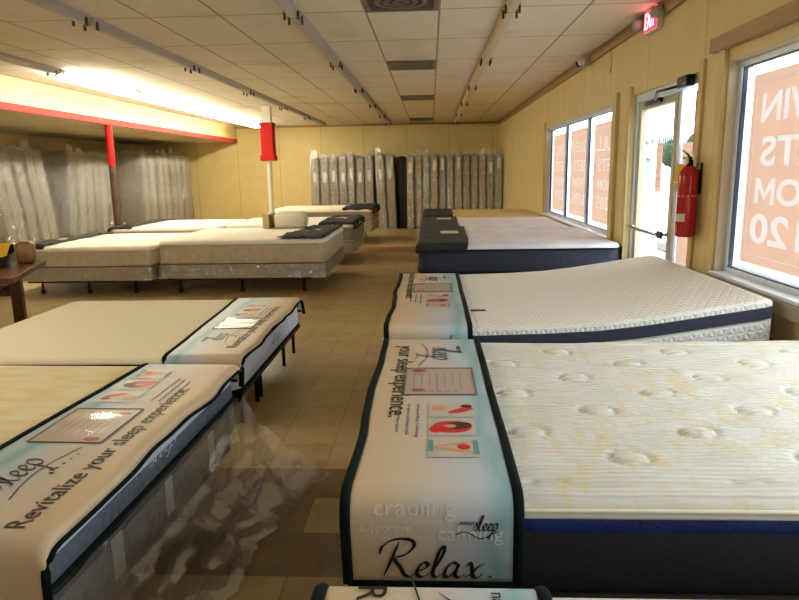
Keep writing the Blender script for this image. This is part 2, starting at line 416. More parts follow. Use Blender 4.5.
# floor: one mesh of vinyl tiles in a few tones
T_ = .31
def floor_mats():
    out = []
    for i, (a, b) in enumerate([((184, 162, 116), (168, 144, 98)), ((174, 152, 106), (158, 134, 90)), ((124, 96, 62), (110, 82, 52)), ((148, 98, 64), (130, 84, 54))]):
        m = grid_mat('vinyl tile %d' % i, S(*a), S(120, 90, 54), (0, 1), T_, T_, .0022, off=(-.88, 2.25), rough=.34, col2=S(*b), nscale=7., bump=.08, spec=.4)
        out.append(m)
    return out
bm = nb(); ix0 = math.floor((XL + .88) / T_); ix1 = math.ceil((XR + .88) / T_); iy0 = math.floor((YF - 2.25) / T_); iy1 = math.ceil((YB - 2.25) / T_)
vv = {}
def fv(i, j):
    k = (i, j)
    if k not in vv: vv[k] = bm.verts.new((min(max(-.88 + i * T_, XL), XR), min(max(2.25 + j * T_, YF), YB), 0))
    return vv[k]
for i in range(ix0, ix1):
    for j in range(iy0, iy1):
        f = bm.faces.new((fv(i, j), fv(i + 1, j), fv(i + 1, j + 1), fv(i, j + 1)))
        X, Y = -.88 + (i + .5) * T_, 2.25 + (j + .5) * T_
        mi = random.choice((0, 0, 0, 1))
        if j == 2 and X < -.3: mi = 2
        if j == 1: mi = 1 if X > -.6 else 2
        if j == 0: mi = 2
        if j in (33, 34, 35) and -1.4 < X < .2: mi = 3
        if j in (27, 44) and random.random() < .4: mi = 1
        f.material_index = mi
struct('floor', bm, floor_mats())
bm = nb(); box(bm, XL, XR, YF, YB, H, H + .06); struct('ceiling', bm, M['ceil'])
bm = nb(); box(bm, XL, XR + .15, YB, YB + .12, -.05, H + .06); struct('wall_back', bm, M['wallx'])
bm = nb(); box(bm, XL - .12, XL, YF, YB + .12, -.05, H + .06); struct('wall_left', bm, M['wall'])
bm = nb(); box(bm, XL - .12, XR + .15, YF - .12, YF, -.05, H + .06); struct('wall_front', bm, M['wallx'])
# right wall with openings  (y0,y1,z0,z1)
OP = [(-3.4, -.4, .82, 2.2), (.5, 4.48, .82, 2.2), (4.92, 6.5, 0., 2.2), (7.1, 11.2, .78, 2.2)]  # the first opening is for the added unseen window
bm = nb(); yy = YF
for (a, b, z0, z1) in OP:
    box(bm, XR, XR + .15, yy, a, -.05, H + .06)
    if z0 > 0: box(bm, XR, XR + .15, a, b, -.05, z0)
    box(bm, XR, XR + .15, a, b, z1, H + .06); yy = b
box(bm, XR, XR + .15, yy, YB, -.05, H + .06)
struct('wall_right', bm, M['wall'])
# soffit over the bay
bm = nb(); box(bm, XL, XB, YF, YB, 2.46, H); struct('wall_soffit', bm, M['wall'])
bm = nb(); box(bm, XL, XB + .001, YF, YB, 2.43, 2.46); struct('trim_soffit_underside', bm, M['soffit'])
bm = nb(); box(bm, XB + .001, XB + .035, YF, YB, 2.42, 2.515); struct('trim_1', bm, M['red_paint'])
# crown strip on the window wall and rear wall
bm = nb(); box(bm, XR - .035, XR, YF, YB, H - .11, H, .004); struct('trim_2', bm, M['trim_brown'])
bm = nb(); box(bm, XB, XR - .035, YB - .025, YB, H - .05, H); struct('trim_3', bm, M['trim_brown'])
bm = nb(); box(bm, XR - .012, XR, YF, 4.9, 0, .1); box(bm, XR - .012, XR, 6.55, YB, 0, .1); struct('baseboard_right', bm, M['trim_brown'])

def window(name, y0, y1, z0, z1, mull, fr=.05):
    """aluminium shop window set into the wall"""
    xa, xb = XR + .06, XR + .11
    r = bpy.data.objects.new(name, None); COL.objects.link(r); r['kind'] = 'structure'; r.location = (xa, y0, z0)
    dy, dz = y1 - y0, z1 - z0; w = xb - xa
    bm = nb()
    box(bm, 0, w, 0, fr, 0, dz, .004); box(bm, 0, w, dy - fr, dy, 0, dz, .004); box(bm, 0, w, fr, dy - fr, 0, fr, .004); box(bm, 0, w, fr, dy - fr, dz - fr, dz, .004)
    for m in mull: box(bm, 0, w, m - y0 - fr / 2, m - y0 + fr / 2, fr, dz - fr, .004)
    f = obj('window_frame', bm, M['alu'], r, smooth=False); f['kind'] = 'structure'
    cuts = [y0 - fr / 2 + fr * .5] + list(mull) + [y1]
    edges = [fr] + [v for m in mull for v in (m - y0 - fr / 2, m - y0 + fr / 2)] + [dy - fr]
    bm = nb(); g = .008
    bg = nb()
    for a, b in zip(edges[::2], edges[1::2]):
        box(bm, .012, w - .012, a, a + g, fr, dz - fr); box(bm, .012, w - .012, b - g, b, fr, dz - fr)
        box(bm, .012, w - .012, a + g, b - g, fr, fr + g); box(bm, .012, w - .012, a + g, b - g, dz - fr - g, dz - fr)
        box(bg, w / 2 - .003, w / 2 + .003, a + g, b - g, fr + g, dz - fr - g)
    o = obj('gasket', bm, M['alu_dark'], r, smooth=False); o['kind'] = 'structure'
    o = obj('pane', bg, M['glass'], r, smooth=False); o['kind'] = 'structure'
    # jamb lining and sill
    bm = nb(); 
    for (a, b) in ((-.06, 0), (w, .09)):
        box(bm, a, b, 0, .012, 0, dz); box(bm, a, b, dy - .012, dy, 0, dz); box(bm, a, b, .012, dy - .012, dz - .012, dz)
        if a > 0: box(bm, a, b, .012, dy - .012, 0, .012)
    o = obj('jamb', bm, M['jamb'], r, smooth=False); o['kind'] = 'structure'
    bm = nb(); box(bm, -.10, 0, .013, dy - .013, 0.0, .02, .003)
    o = obj('window_sill', bm, M['alu'], r, smooth=False); o['kind'] = 'structure'
    return r
window('window_1', .5, 4.48, .82, 2.2, [2.2])
window('window_2', 7.1, 11.2, .78, 2.2, [8.55, 9.9])
window('window_added_light', -3.4, -.4, .82, 2.2, [-1.9])  # extra window behind the camera, added for its daylight
# header box over the near window, casings between the openings
bm = nb(); box(bm, XR - .06, XR, .3, 4.66, 2.27, 2.36, .004); struct('trim_4', bm, M['trim_brown'])
bm = nb(); box(bm, XR - .03, XR, 4.49, 4.58, .72, 2.27, .003); box(bm, XR - .02, XR, 4.84, 4.915, 0, 2.27, .003); struct('trim_5', bm, M['trim_yellow'])
bm = nb(); box(bm, XR - .035, XR, 6.95, 7.09, .7, 2.28, .003); box(bm, XR - .03, XR, 6.505, 6.6, 0, 2.28, .003); struct('trim_6', bm, M['trim_yellow'])
bm = nb(); box(bm, XR - .03, XR, 11.21, 11.3, .7, 2.28, .003); box(bm, XR - .025, XR, 7.1, 11.2, .7, .775, .003); struct('trim_7', bm, M['trim_yellow'])
bm = nb(); box(bm, XR - .05, XR, .5, 4.48, .74, .815, .003); struct('trim_8', bm, M['jamb'])

# glazed shop door with a side light
r = bpy.data.objects.new('door_1', None); COL.objects.link(r); r['kind'] = 'structure'; r.location = (XR + .05, 4.92, 0)
def dpart(name, bm, m, parent=r, sm=False):
    o = obj(name, bm, m, parent, smooth=sm); o['kind'] = 'structure'; return o
bm = nb(); box(bm, -.02, .08, 0, .05, 0, 2.2, .004); box(bm, -.02, .08, 1.53, 1.58, 0, 2.2, .004); box(bm, -.02, .08, .05, 1.53, 2.13, 2.2, .004); box(bm, .01, .055, .50, .56, .02, 2.13, .004); box(bm, -.01, .07, .05, .5, 0, .1, .004)
dpart('door_frame', bm, M['alu'])
bm = nb(); box(bm, .0, .05, .565, .625, .01, 2.12, .004); box(bm, .0, .05, 1.465, 1.525, .01, 2.12, .004); box(bm, 0, .05, .625, 1.465, 2.05, 2.12, .004); box(bm, 0, .05, .625, 1.465, .01, .2, .004)
leaf = dpart('door_leaf', bm, M['jamb'])
bm = nb(); box(bm, .022, .028, .625, 1.465, .2, 2.05); dpart('pane', bm, M['glass'], leaf)
bm = nb(); box(bm, .027, .033, .05, .5, .1, 2.13); dpart('pane', bm, M['glass'])
bm = nb(); tube(bm, [(-.055, .59, .98), (-.055, .8, .97), (-.055, 1.2, .97), (-.055, 1.5, .98)], .016); cyl(bm, (-.055, .6, .98), (.0, .6, .98), .014); cyl(bm, (-.055, 1.48, .98), (0, 1.48, .98), .014)
dpart('push_bar', bm, M['chrome'], leaf, True)
bm = nb(); box(bm, -.075, -.055, .56, .66, .95, 1.01, .006); dpart('door_latch', bm, M['black_plastic'], leaf)
bm = nb(); box(bm, -.09, -.025, .16, .36, 2.12, 2.2, .01); tube(bm, [(-.06, .3, 2.14), (-.14, .62, 2.13), (-.05, .95, 2.1)], .013, .01); box(bm, -.03, 0, .9, 1.3, 2.075, 2.115, .005)
dpart('door_closer', bm, M['black_metal'], r, True)
bm = nb(); box(bm, -.035, -.02, .1, 1.5, 2.205, 2.24, .003); dpart('header_strip', bm, M['rust'])

# ------------------------------------------------------------------ posters on the glass (read from outside)
def cut(sheet, cutters):
    """sheet minus each cutter, as a new bmesh"""
    a = obj('a', sheet, M['poster'], smooth=False); bs = []
    for c in cutters:
        b_ = obj('b', c, M['poster'], smooth=False); bs.append(b_)
        md = a.modifiers.new('m', 'BOOLEAN'); md.operation = 'DIFFERENCE'; md.solver = 'EXACT'; md.use_self = True; md.object = b_
    bpy.context.view_layer.update()
    me = bpy.data.meshes.new_from_object(a.evaluated_get(bpy.context.evaluated_depsgraph_get()))
    out = nb(); out.from_mesh(me); bpy.data.meshes.remove(me)
    for f in out.faces: f.material_index = 0
    for o_ in [a] + bs: bpy.data.objects.remove(o_)
    return out
def word_bm(s, w, h, bold, ext):
    if not s.endswith('M'): return text_bm(s, w, h, bold, ext, (.5, 0))
    bm = text_bm(s[:-1], w * .70, h, bold, ext, (0, 0)); xform(bm, Matrix.Translation((-w / 2, 0, 0)))
    x0, ww = w * .225, w * .275; q = .2
    P = [(0, 0), (q, 0), (q, .62), (.5, .12), (1 - q, .62), (1 - q, 0), (1, 0), (1, 1), (1 - q, 1), (.5, .46), (q, 1), (0, 1)]
    lo = [bm.verts.new((x0 + a * ww, b * h, -ext)) for a, b in P]; f = bm.faces.new(lo)
    g = bmesh.ops.extrude_face_region(bm, geom=[f]); bmesh.ops.translate(bm, vec=(0, 0, 2 * ext), verts=[v for v in g['geom'] if isinstance(v, bmesh.types.BMVert)])
    return bm
def poster(lines, yc, z0, z1, w, label, bold=.028, group=None, xp=None):
    p = thing('window_poster', label, 'poster', (xp or XR + .122, yc - w / 2, z0), 0, group)
    h = z1 - z0
    MX = Matrix(((0, 0, 1, 0), (1, 0, 0, 0), (0, 1, 0, 0), (0, 0, 0, 1)))
    q_ = .058; sheet = nb(); box(sheet, -.001, .001, q_, w - q_, q_, h - q_); cutters = []
    for (s, f0, f1, wf) in lines:
        for e_, lst in ((.004, cutters),):
            bm = word_bm(s, w * wf, (f1 - f0) * h, bold, e_); xform(bm, Matrix.Translation((0, w / 2, f0 * h)) @ MX)
            bmesh.ops.recalc_face_normals(bm, faces=bm.faces[:]); lst.append(bm)
    b = .05; t = .008
    bars = ((b, b + t, b, h - b), (w - b - t, w - b, b, h - b), (b + t, w - b - t, b, b + t), (b + t, w - b - t, h - b - t, h - b))
    sheet = cut(sheet, cutters) if cutters else sheet
    for a in ((0, b, 0, h), (w - b, w, 0, h), (b, w - b, 0, b), (b, w - b, h - b, h)): box(sheet, -.001, .001, *a)
    obj('sheet', sheet, M['poster'], p, smooth=False)
    bm = nb()
    for a in bars: box(bm, -.0011, .0011, *a)
    obj('border_line', bm, M['poster_white'], p, smooth=False)
    for (s, f0, f1, wf) in lines:
        bm = word_bm(s, w * wf, (f1 - f0) * h, bold, .0011)
        xform(bm, Matrix.Translation((0, w / 2, f0 * h)) @ MX); obj('lettering', bm, M['poster_white'], p, smooth=False)
    return p
poster([('TWIN', .745, .895, .78), ('SETS', .52, .675, .72), ('FROM', .325, .46, .78), ('$120', .09, .275, .82)], 3.815, .92, 2.09, 1.13, 'salmon poster with white reversed TWIN SETS FROM $120 in the biggest window')
for (s, pr, yc, w, lab) in (('FULL', '$205', 7.83, 1.2, 'salmon FULL SETS poster in the three-pane window pane beside the door'), ('QUEEN', '$195', 9.22, 1.18, 'salmon QUEEN SETS poster in the middle pane of the three-pane window'), ('KING', '$299', 10.55, 1.12, 'salmon KING SETS poster in the pane farthest from the door')):
    poster([(s, .72, .86, .74), ('SETS', .52, .65, .66), ('FROM', .34, .44, .62), (pr, .12, .27, .66)], yc, .88, 2.06, w, lab, bold=.012)
p = poster([], 5.21, .72, 1.72, .40, 'plain salmon poster on the side light beside the door', xp=XR + .086)
p = thing('hanging_sign', 'narrow pale pink sign hanging inside the door glass', 'sign', (XR + .068, 5.82, 1.32))
bm = nb(); box(bm, 0, .003, 0, .14, 0, .42); obj('sheet', bm, M['poster'], p, smooth=False)
bm = nb()
for k in range(6): box(bm, -.0006, .0036, .02, .12, .05 + k * .06, .062 + k * .06)
obj('print', bm, M['poster_white'], p, smooth=False)
# small transfer lettering across the door glass
bl = mk('blue transfer', S(110, 150, 190), .5)
p = thing('door_transfer', 'thin line of faded blue marks across the door glass', 'transfer', (XR + .082, 5.55, 1.73))
bm = nb()
for k in range(17): box(bm, -.001, .001, .047 * k, .047 * k + (.03, .022, .034)[k % 3], .0 if k % 4 else .012, .05)
obj('marks', bm, bl, p, smooth=False)
bm = nb(); box(bm, XR + .028, XR + .030, 4.972, 5.06, 1.62, 2.08); o = obj('sticker', bm, M['sticker'], None, smooth=False); tag(o, 'tall orange red sticker on the door jamb above the extinguisher', 'sticker')

# ------------------------------------------------------------------ outside
bm = nb(); box(bm, XR + .15, 140, -40, 140, -.3, -.12); o = struct('ground', bm, M['asphalt'])
bm = nb(); box(bm, XR + .15, XR + 2., -10, 40, -.12, -.02); o = struct('floor_pavement', bm, M['concrete'])
for i, y in enumerate((6.6, 9.0, 11.6)):
    bm = nb(); box(bm, 4.6, 4.78, y, y + 1.9, -.12, .06, .03); o = obj('parking_stop', bm, M['kerb'], None, smooth=False)
    tag(o, ('grey concrete parking stop nearest the shop door', 'second grey concrete parking stop beyond the door', 'third grey concrete parking stop along the lot')[i], 'parking stop', 'parking stops outside')
def tree(x, y, h, label):
    t = thing('tree', label, 'tree', (x, y, -.12), 0, 'trees beyond the parking lot')
    bm = nb(); cyl(bm, (0, 0, 0), (0, 0, h * .5), .22, 8, 0, .12); obj('trunk', bm, M['bark'], t)
    bm = nb()
    for k in range(9):
        a = k * 2.4; rr = h * .2 * (.4 + .6 * random.random())
        ball(bm, (rr * math.cos(a), rr * math.sin(a), h * (.35 + .55 * random.random())), h * random.uniform(.16, .26), sub=3)
    for v in bm.verts:
        n = nz(v.co.x, v.co.y, v.co.z, 2.5); v.co += v.normal * n * .25 if v.normal.length else Vector((0, 0, 0))
        v.co += Vector((nz(v.co.x, v.co.y, v.co.z, 6), nz(v.co.y, v.co.z, v.co.x, 6), nz(v.co.z, v.co.x, v.co.y, 6))) * .2
    obj('crown', bm, M['leaf'], t)
tree(31.6, 88, 5.6, 'dense green tree seen behind the sign in the door glass')
tree(28.2, 92, 2.6, 'low dark bush at the far edge of the lot')
tree(37.5, 93, 6.2, 'taller green tree beyond the lot behind the door stile')
b = thing('far_building', 'small blue grey building with gabled roof across the lot', 'building', (26.5, 100, -.12))
bm = nb(); box(bm, 0, 6, 0, 5, 0, 2.6); obj('wall', bm, M['far_wall'], b, smooth=False)
bm = nb(); loft(bm, [[(-.3, y, 2.6), (6.3, y, 2.6), (3, y, 4.3)] for y in (-.3, 5.3)]); obj('roof', bm, M['far_roof'], b, smooth=False)

# ------------------------------------------------------------------ ceiling fixtures
def fixture(x, y0, y1, label, lit=False, tubes=False, metal='grey_metal'):
    t = thing('strip_light', label, 'strip light', (x, y0, H), 0, 'strip lights on the ceiling')
    L = y1 - y0
    bm = nb(); loft(bm, [[(-.055, y, 0), (.055, y, 0), (.055, y, -.035), (.028, y, -.07), (-.028, y, -.07), (-.055, y, -.035)] for y in (.005, L - .005)]); obj('channel', bm, M[metal], t, smooth=False)
    for yy in (.06, L - .06):
        for s in (-1, 1):
            bm = nb(); box(bm, s * .055 - .009, s * .055 + .009, yy - .012, yy + .012, -.1, -.03, .003)
            obj('socket', bm, M['rust'] if not lit else M['grey_metal'], t, smooth=False)
    if lit:
        for s in (-1, 1):
            bm = nb(); cyl(bm, (s * .06, .08, -.1), (s * .06, L - .08, -.1), .019); obj('tube', bm, TUBE, t)
    return t
TR0, TR1, TR2, TR3 = -4.62, -2.88, -1.12, .665
for i, (a, b) in enumerate([(-3.2, -.8), (-.8, 1.6), (1.6, 4.), (4., 6.4), (6.4, 8.2)]):
    if i == 2: fixture(TR0, a, b, 'added unseen glowing strip light above the red trim, brightening the near cream beds', lit=True); continue  # unit out of view, lit here to add light on the near beds
    fixture(TR0, a, b, 'unlit strip light above the red trim, %s the lit run' % ('just before', 'second before', 'third before', 'fourth before', 'fifth before')[4 - i])
for i, (a, b) in enumerate([(8.25, 10.45), (10.45, 12.65), (12.65, 15.3), (15.3, 17.9)]):
    fixture(TR0, a, b, 'glowing white strip light above the red trim, %s of the lit run' % ('first unit', 'second unit', 'third unit', 'rear end')[i], lit=True)
for (X, name, mt) in ((TR1, 'grey strip light in the row passing the white column', 'grey_metal'), (TR2, 'grey strip light in the row beside the ceiling vents', 'grey_metal'), (TR3, 'cream strip light in the row nearest the windows', 'cream_metal')):
    y = 3.2; k = 0
    nm = ('nearest unit', 'second unit', 'third unit', 'fourth unit', 'fifth unit', 'sixth unit by the rear wall')
    while y < 18:
        fixture(X, y, y + 2.44, name + ', ' + nm[k], metal=mt); y += 2.5; k += 1
for i, (y0, y1) in enumerate(((5.18, 5.78), (8.36, 9.0), (12.06, 12.78), (17.15, 17.85))):
    t = thing('ceiling_vent', ('square dusty ceiling vent nearest the camera end', 'second square ceiling vent in the tile grid', 'third ceiling vent toward the rear wall', 'small far ceiling vent by the rear wall')[i], 'vent', (-.525, y0, H), 0, 'ceiling vents')
    w, l = .60, y1 - y0
    bm = nb()
    for a in ((0, w, 0, .04), (0, w, l - .04, l), (0, .04, .04, l - .04), (w - .04, w, .04, l - .04)): box(bm, *a, -.018, 0, .003)
    obj('frame', bm, M['vent'], t, smooth=False)
    bm = nb(); box(bm, .04, w - .04, .04, l - .04, -.004, 0); obj('backing', bm, M['vent_dark'], t, smooth=False)
    if i == 0:
        for k in range(3):
            r_ = .05 + .07 * k; pts = [(w / 2 + r_ * math.cos(a), l / 2 + r_ * math.sin(a), -.016) for a in [2 * PI * q / 28 for q in range(28)]]
            bm = nb(); tube(bm, pts, .022, .004, closed=True); obj('diffuser_ring', bm, M['vent'], t)
    else:
        for k in range(9):
            yk = .06 + (l - .12) * k / 8; bm = nb(); box(bm, .04, w - .04, yk - .018, yk + .018, -.014, -.006); xform(bm, Matrix.Rotation(0, 4, 'X')); obj('slat', bm, M['vent'], t, smooth=False)

# exit sign with lamp heads, wall speaker, wire
t = thing('exit_sign', 'glowing red EXIT sign with lamp heads at the top of the window wall', 'exit sign', (XR, 5.95, 2.66))
bm = nb(); box(bm, -.05, 0, -.17, .17, 0, .2, .008); obj('housing', bm, M['white_paint'], t, smooth=False)
bm = nb(); box(bm, -.054, -.05, -.155, .155, .015, .185); obj('lit_face', bm, M['exit_red'], t, smooth=False)
bm = text_bm('EXIT', .26, .13, .02, .001, (.5, .5)); xform(bm, Matrix.Translation((-.056, 0, .1)) @ Matrix(((0, 0, -1, 0), (-1, 0, 0, 0), (0, 1, 0, 0), (0, 0, 0, 1)))); obj('lettering', bm, emit('exit letters', (1, .45, .5, 1), 3.5), t, smooth=False)
for s in (-1, 1):
    bm = nb(); cyl(bm, (-.03, s * .24, .12), (-.12, s * .25, .10), .045, 14); obj('lamp_head', bm, M['grey_metal'], t)
    bm = nb(); cyl(bm, (-.03, s * .17, .12), (-.03, s * .22, .12), .012, 8); obj('bracket', bm, M['grey_metal'], t)
t = thing('wall_speaker', 'small grey emergency lamp unit under the ceiling edge above the far window', 'lamp unit', (XR - .036, 8.2, 2.72))
bm = nb(); box(bm, -.07, 0, -.1, .1, 0, .09, .01); obj('body', bm, M['grey_metal'], t, smooth=False)
for s in (-1, 1):
    bm = nb(); cyl(bm, (-.07, s * .07, .05), (-.13, s * .08, .03), .035, 12); obj('lamp_head', bm, M['black_plastic'] if s > 0 else M['white_paint'], t)
bm = nb(); tube(bm, catmull([(0, 0), (.05, .1), (.02, .2), (.1, .26)]), .004); xform(bm, Matrix.Translation((XR - .006, 7.35, 2.52)) @ Matrix(((0, 0, 1, 0), (-1, 0, 0, 0), (0, 1, 0, 0), (0, 0, 0, 1)))); tag(obj('wire', bm, M['trim_yellow']), 'loose pale wire loop on the yellow wall above the door column', 'wire')

# fire extinguisher
t = thing('fire_extinguisher', 'red fire extinguisher with yellow tag hung between the door and big window', 'extinguisher', (XR - .085, 4.80, 1.04))
bm = nb(); lathe(bm, [(.0, 0), (.06, 0), (.068, .012), (.068, .42), (.06, .46), (.04, .49), (.03, .5), (.0, .5)], n=28); obj('cylinder', bm, M['ext_red'], t)
bm = nb(); lathe(bm, [(.0, .5), (.024, .5), (.024, .54), (.014, .55), (0, .55)], n=16); box(bm, -.012, .012, -.02, .1, .55, .565, .003); tube(bm, [(0, .0, .56), (0, .05, .585), (0, .13, .61)], .01, .006); obj('valve', bm, M['black_metal'], t)
bm = nb(); lathe(bm, [(0, -.006), (.026, -.006), (.026, .006), (0, .006)], n=18); xform(bm, Matrix.Translation((-.03, -.02, .535)) @ Matrix.Rotation(PI / 2, 4, 'Y')); obj('gauge', bm, M['label_white'], t)
def arc_patch(a0, a1, z0, z1, r): 
    bm = nb(); n = 8
    loft(bm, [[(r * math.cos(a0 + (a1 - a0) * k / n), r * math.sin(a0 + (a1 - a0) * k / n), z) for k in range(n + 1)] for z in (z0, z1)], (False, False), closed=False); return bm
obj('band', arc_patch(PI * .5, PI * 1.7, .285, .295, .0692), M['chrome'], t)
obj('inspection_label', arc_patch(PI * 1.0, PI * 1.35, .11, .165, .0692), M['label_cream'], t)
obj('side_label', arc_patch(PI * .8, PI * 1.08, .02, .09, .0694), M['sticker'], t)
bm = nb(); box(bm, -.002, .002, -.035, .035, 0, .13); xform(bm, Matrix.Translation((-.05, .062, .385)) @ Matrix.Rotation(.5, 4, 'Z') @ Matrix.Rotation(.12, 4, 'X')); obj('tag', bm, M['tag_yellow'], t, smooth=False)
bm = nb(); box(bm, -.002, .002, -.03, .03, 0, .06); xform(bm, Matrix.Translation((-.056, .055, .32)) @ Matrix.Rotation(.5, 4, 'Z')); obj('paper_tag', bm, M['jamb'], t, smooth=False)
bm = nb(); box(bm, .068, .083, -.03, .03, .3, .52, .004); obj('wall_bracket', bm, M['black_metal'], t, smooth=False)

# posts
t = thing('steel_post', 'slim red post with worn brown lower half under the red trim', 'post', (XB - .05, 11.5, 0))
bm = nb(); lathe(bm, [(0, 1.72), (.062, 1.72), (.062, 2.42), (0, 2.42)], n=20); obj('red_upper', bm, M['red_paint'], t, auto=.6)
bm = nb(); lathe(bm, [(0, .02), (.06, .02), (.06, 1.72), (0, 1.72)], n=20); obj('worn_lower', bm, M['rust'], t, auto=.6)
bm = nb(); box(bm, -.1, .1, -.1, .1, 0, .02); obj('base_plate', bm, M['rust'], t, smooth=False)
t = thing('column', 'white column with a red padded box near the ceiling', 'column', (-3.28, 13.4, 0))
bm = nb(); lathe(bm, [(0, 0), (.05, 0), (.05, 1.8), (0, 1.8)], n=18); obj('shaft', bm, M['white_paint'], t, auto=.6)
bm = nb(); box(bm, -.085, .085, -.085, .085, 2.5, H); obj('top_casing', bm, M['white_paint'], t, smooth=False)
bm = nb(); box(bm, -.125, .125, -.125, .125, 1.79, 2.54, .012); box(bm, -.145, .145, -.145, .145, 1.79, 1.90, .012); box(bm, -.135, .135, -.135, .135, 2.48, 2.54, .012); obj('red_box', bm, M['red_paint'], t, smooth=False)

# ------------------------------------------------------------------ beds
def fold(s, L, r):
    if s < 0:
        p, z = fold(L - s, L, r); return L - p, z
    if s <= L: return s, 0.
    t = s - L
    if t < r * PI / 2:
        a = t / r; return L + r * math.sin(a), -(r - r * math.cos(a))
    return L + r, -r - (t - r * PI / 2)

def mattress(loc, L, W, Tk, label, top, side, top_h=.07, rc=.1, piping='banner_edge', band=None, group='display mattresses', low=None):
    """top panel, border and two runs of piping; local origin at the low corner"""
    t = thing('mattress', label, 'mattress', loc, 0, group)
    zt = Tk - top_h
    bm = nb(); r = min(.05, top_h * .8)
    prof = [(.0, zt), (-.004, zt + .012)] + [(-.004 + r * (1 - math.cos(a)), Tk - r + r * math.sin(a)) for a in [PI / 2 * k / 6 for k in range(7)]] + [(r + .06, Tk + .004), (r + .2, Tk + .006)]
    puff(bm, L, W, prof, rc); obj('top_panel', bm, top, t, auto=1.)
    zb = zt
    if band:
        bm = nb(); puff(bm, L, W, [(.002, zt - band[1]), (-.003, zt - band[1] * .5), (.002, zt)], rc); obj('band', bm, band[0], t, auto=1.); zb = zt - band[1]
    if low:
        zl = low[1]
        bm = nb(); puff(bm, L, W, [(.006, zl), (.0, zl + .03), (.0, zb - .03), (.006, zb)], rc); obj('border', bm, side, t, auto=1.)
        bm = nb(); puff(bm, L, W, [(.012, 0), (.002, .02), (.0, zl - .01), (.006, zl)], rc); obj('lower_border', bm, low[0], t, auto=1.)
    else:
        bm = nb(); puff(bm, L, W, [(.012, 0), (.002, .02), (.0, zb / 2), (.006, zb)], rc); obj('border', bm, side, t, auto=1.)
    for z in (.012, zt):
        bm = nb(); tube(bm, [(x, y, z) for x, y in rrect(L, W, rc, -.002)], .008, closed=True); obj('piping', bm, M[piping] if piping else side, t)
    return t

def box_spring(loc, L, W, Tk, label, mat, wrapped=True, group='box springs', labels=()):
    t = thing('box_spring', label, 'box spring', loc, 0, group)
    bm = nb(); puff(bm, L, W, [(.02, 0), (.004, .01), (0, Tk / 2), (.004, Tk - .012), (.02, Tk - .004)], .05); obj('body', bm, mat, t, auto=.8)
    for (y, w) in labels:
        bm = nb(); box(bm, L + .001, L + .003, y, y + w, Tk * .25, Tk * .8); obj('label', bm, M['label_white'], t, smooth=False)
    if wrapped:
        bm = nb(); R = []
        for k, z in enumerate([.0, .02, .06, Tk * .5, Tk - .05, Tk - .01]):
            ring = []
            for (x, y) in rrect(L + .03, W + .03, .06, 0, 5):
                ring.append(Vector((x - .015, y - .015, z)))
            # densify
            D = []
            for a, b in zip(ring, ring[1:] + ring[:1]):
                m = max(1, int((b - a).length / .08))
                for j in range(m): D.append(a.lerp(b, j / m))
            c = Vector((L / 2, W / 2, z))
            D = [p + (p - c).normalized() * (.004 + (.05 if z < .03 else .03) * abs(nz(p.x, p.y, p.z * .6 + loc[1], 7.))) for p in D]
            R.append([tuple(p) for p in D])
        loft(bm, R, (False, False)); obj('plastic_wrap', bm, M['wrap_thin'], t)
    return t

def frame(loc, L, W, h, label, legs, casters=True, group='steel bed frames', rail=.035):
    t = thing('bed_frame', label, 'bed frame', loc, 0, group)
    for nm, pts in (('side_rail', ((0, 0), (L, 0))), ('side_rail', ((0, W), (L, W))), ('end_rail', ((L, 0), (L, W))), ('end_rail', ((0, 0), (0, W))), ('cross_rail', ((L / 2, 0), (L / 2, W)))):
        (xa, ya), (xb, yb) = pts; bm = nb(); box(bm, min(xa, xb) - .014, max(xa, xb) + .014, min(ya, yb) - .014, max(ya, yb) + .014, h - rail, h, .003); obj(nm, bm, M['black_metal'], t, smooth=False)
    for (x, y) in legs:
        bm = nb(); cyl(bm, (x, y, .06 if casters else 0), (x, y, h - rail), .014, 10); g = obj('leg', bm, M['black_metal'], t)
        if casters:
            bm = nb(); lathe(bm, [(0, 0), (.022, .002), (.032, .02), (.034, .034), (.03, .05), (.014, .062), (0, .062)], (x, y, 0), 14); obj('caster', bm, M['black_plastic'], g)
    return t

def foot_cover(loc, L, W, hang, label, patch=None, foot='x0', side_hang=None, wav=.01, group='black foot covers', n=26, skew=0.):
    """black cloth folded over the foot of a mattress; local x runs from the foot edge towards the head"""
    t = thing('foot_cover', label, 'foot cover', loc[:3], loc[3] if len(loc) > 3 else 0., group)
    sh = hang if side_hang is None else side_hang
    r = .03; bm = nb(); nx, ny = n, 34; V = []
    for i in range(nx + 1):
        row = []
        for j in range(ny + 1):
            sy = -sh + (W + 2 * sh) * j / ny
            xe = L + skew * (j / ny - .5) + .03 * nz(sy, loc[1], 0, 3.)
            sx = -hang + (xe + hang) * i / nx
            px, zx = fold(max(sx, -hang), 1e3, r) if sx < 0 else (sx, 0.)
            py, zy = fold(sy, W, r)
            z = min(zx, zy)
            k = 1. if z > -.02 else .6
            w_ = wav * nz(sx, sy, loc[0] + loc[1], 6.) * k
            row.append(bm.verts.new((px - (.012 if zx < -.02 else 0) + w_ * (z < -.03), py + w_ * (z < -.03), z + .014 + abs(w_) * (z > -.03))))
        V.append(row)
    for i in range(nx):
        for j in range(ny): bm.faces.new((V[i][j], V[i + 1][j], V[i + 1][j + 1], V[i][j + 1]))
    bmesh.ops.recalc_face_normals(bm, faces=bm.faces[:])
    bmesh.ops.solidify(bm, geom=bm.faces[:], thickness=.005)
    obj('cloth', bm, M['black_cloth'], t)
    if patch:
        bm = nb(); box(bm, patch[0], patch[1], patch[2], patch[3], .022, .026, .002); p = obj('label_patch', bm, M['label_cream'], t, smooth=False)
    return t

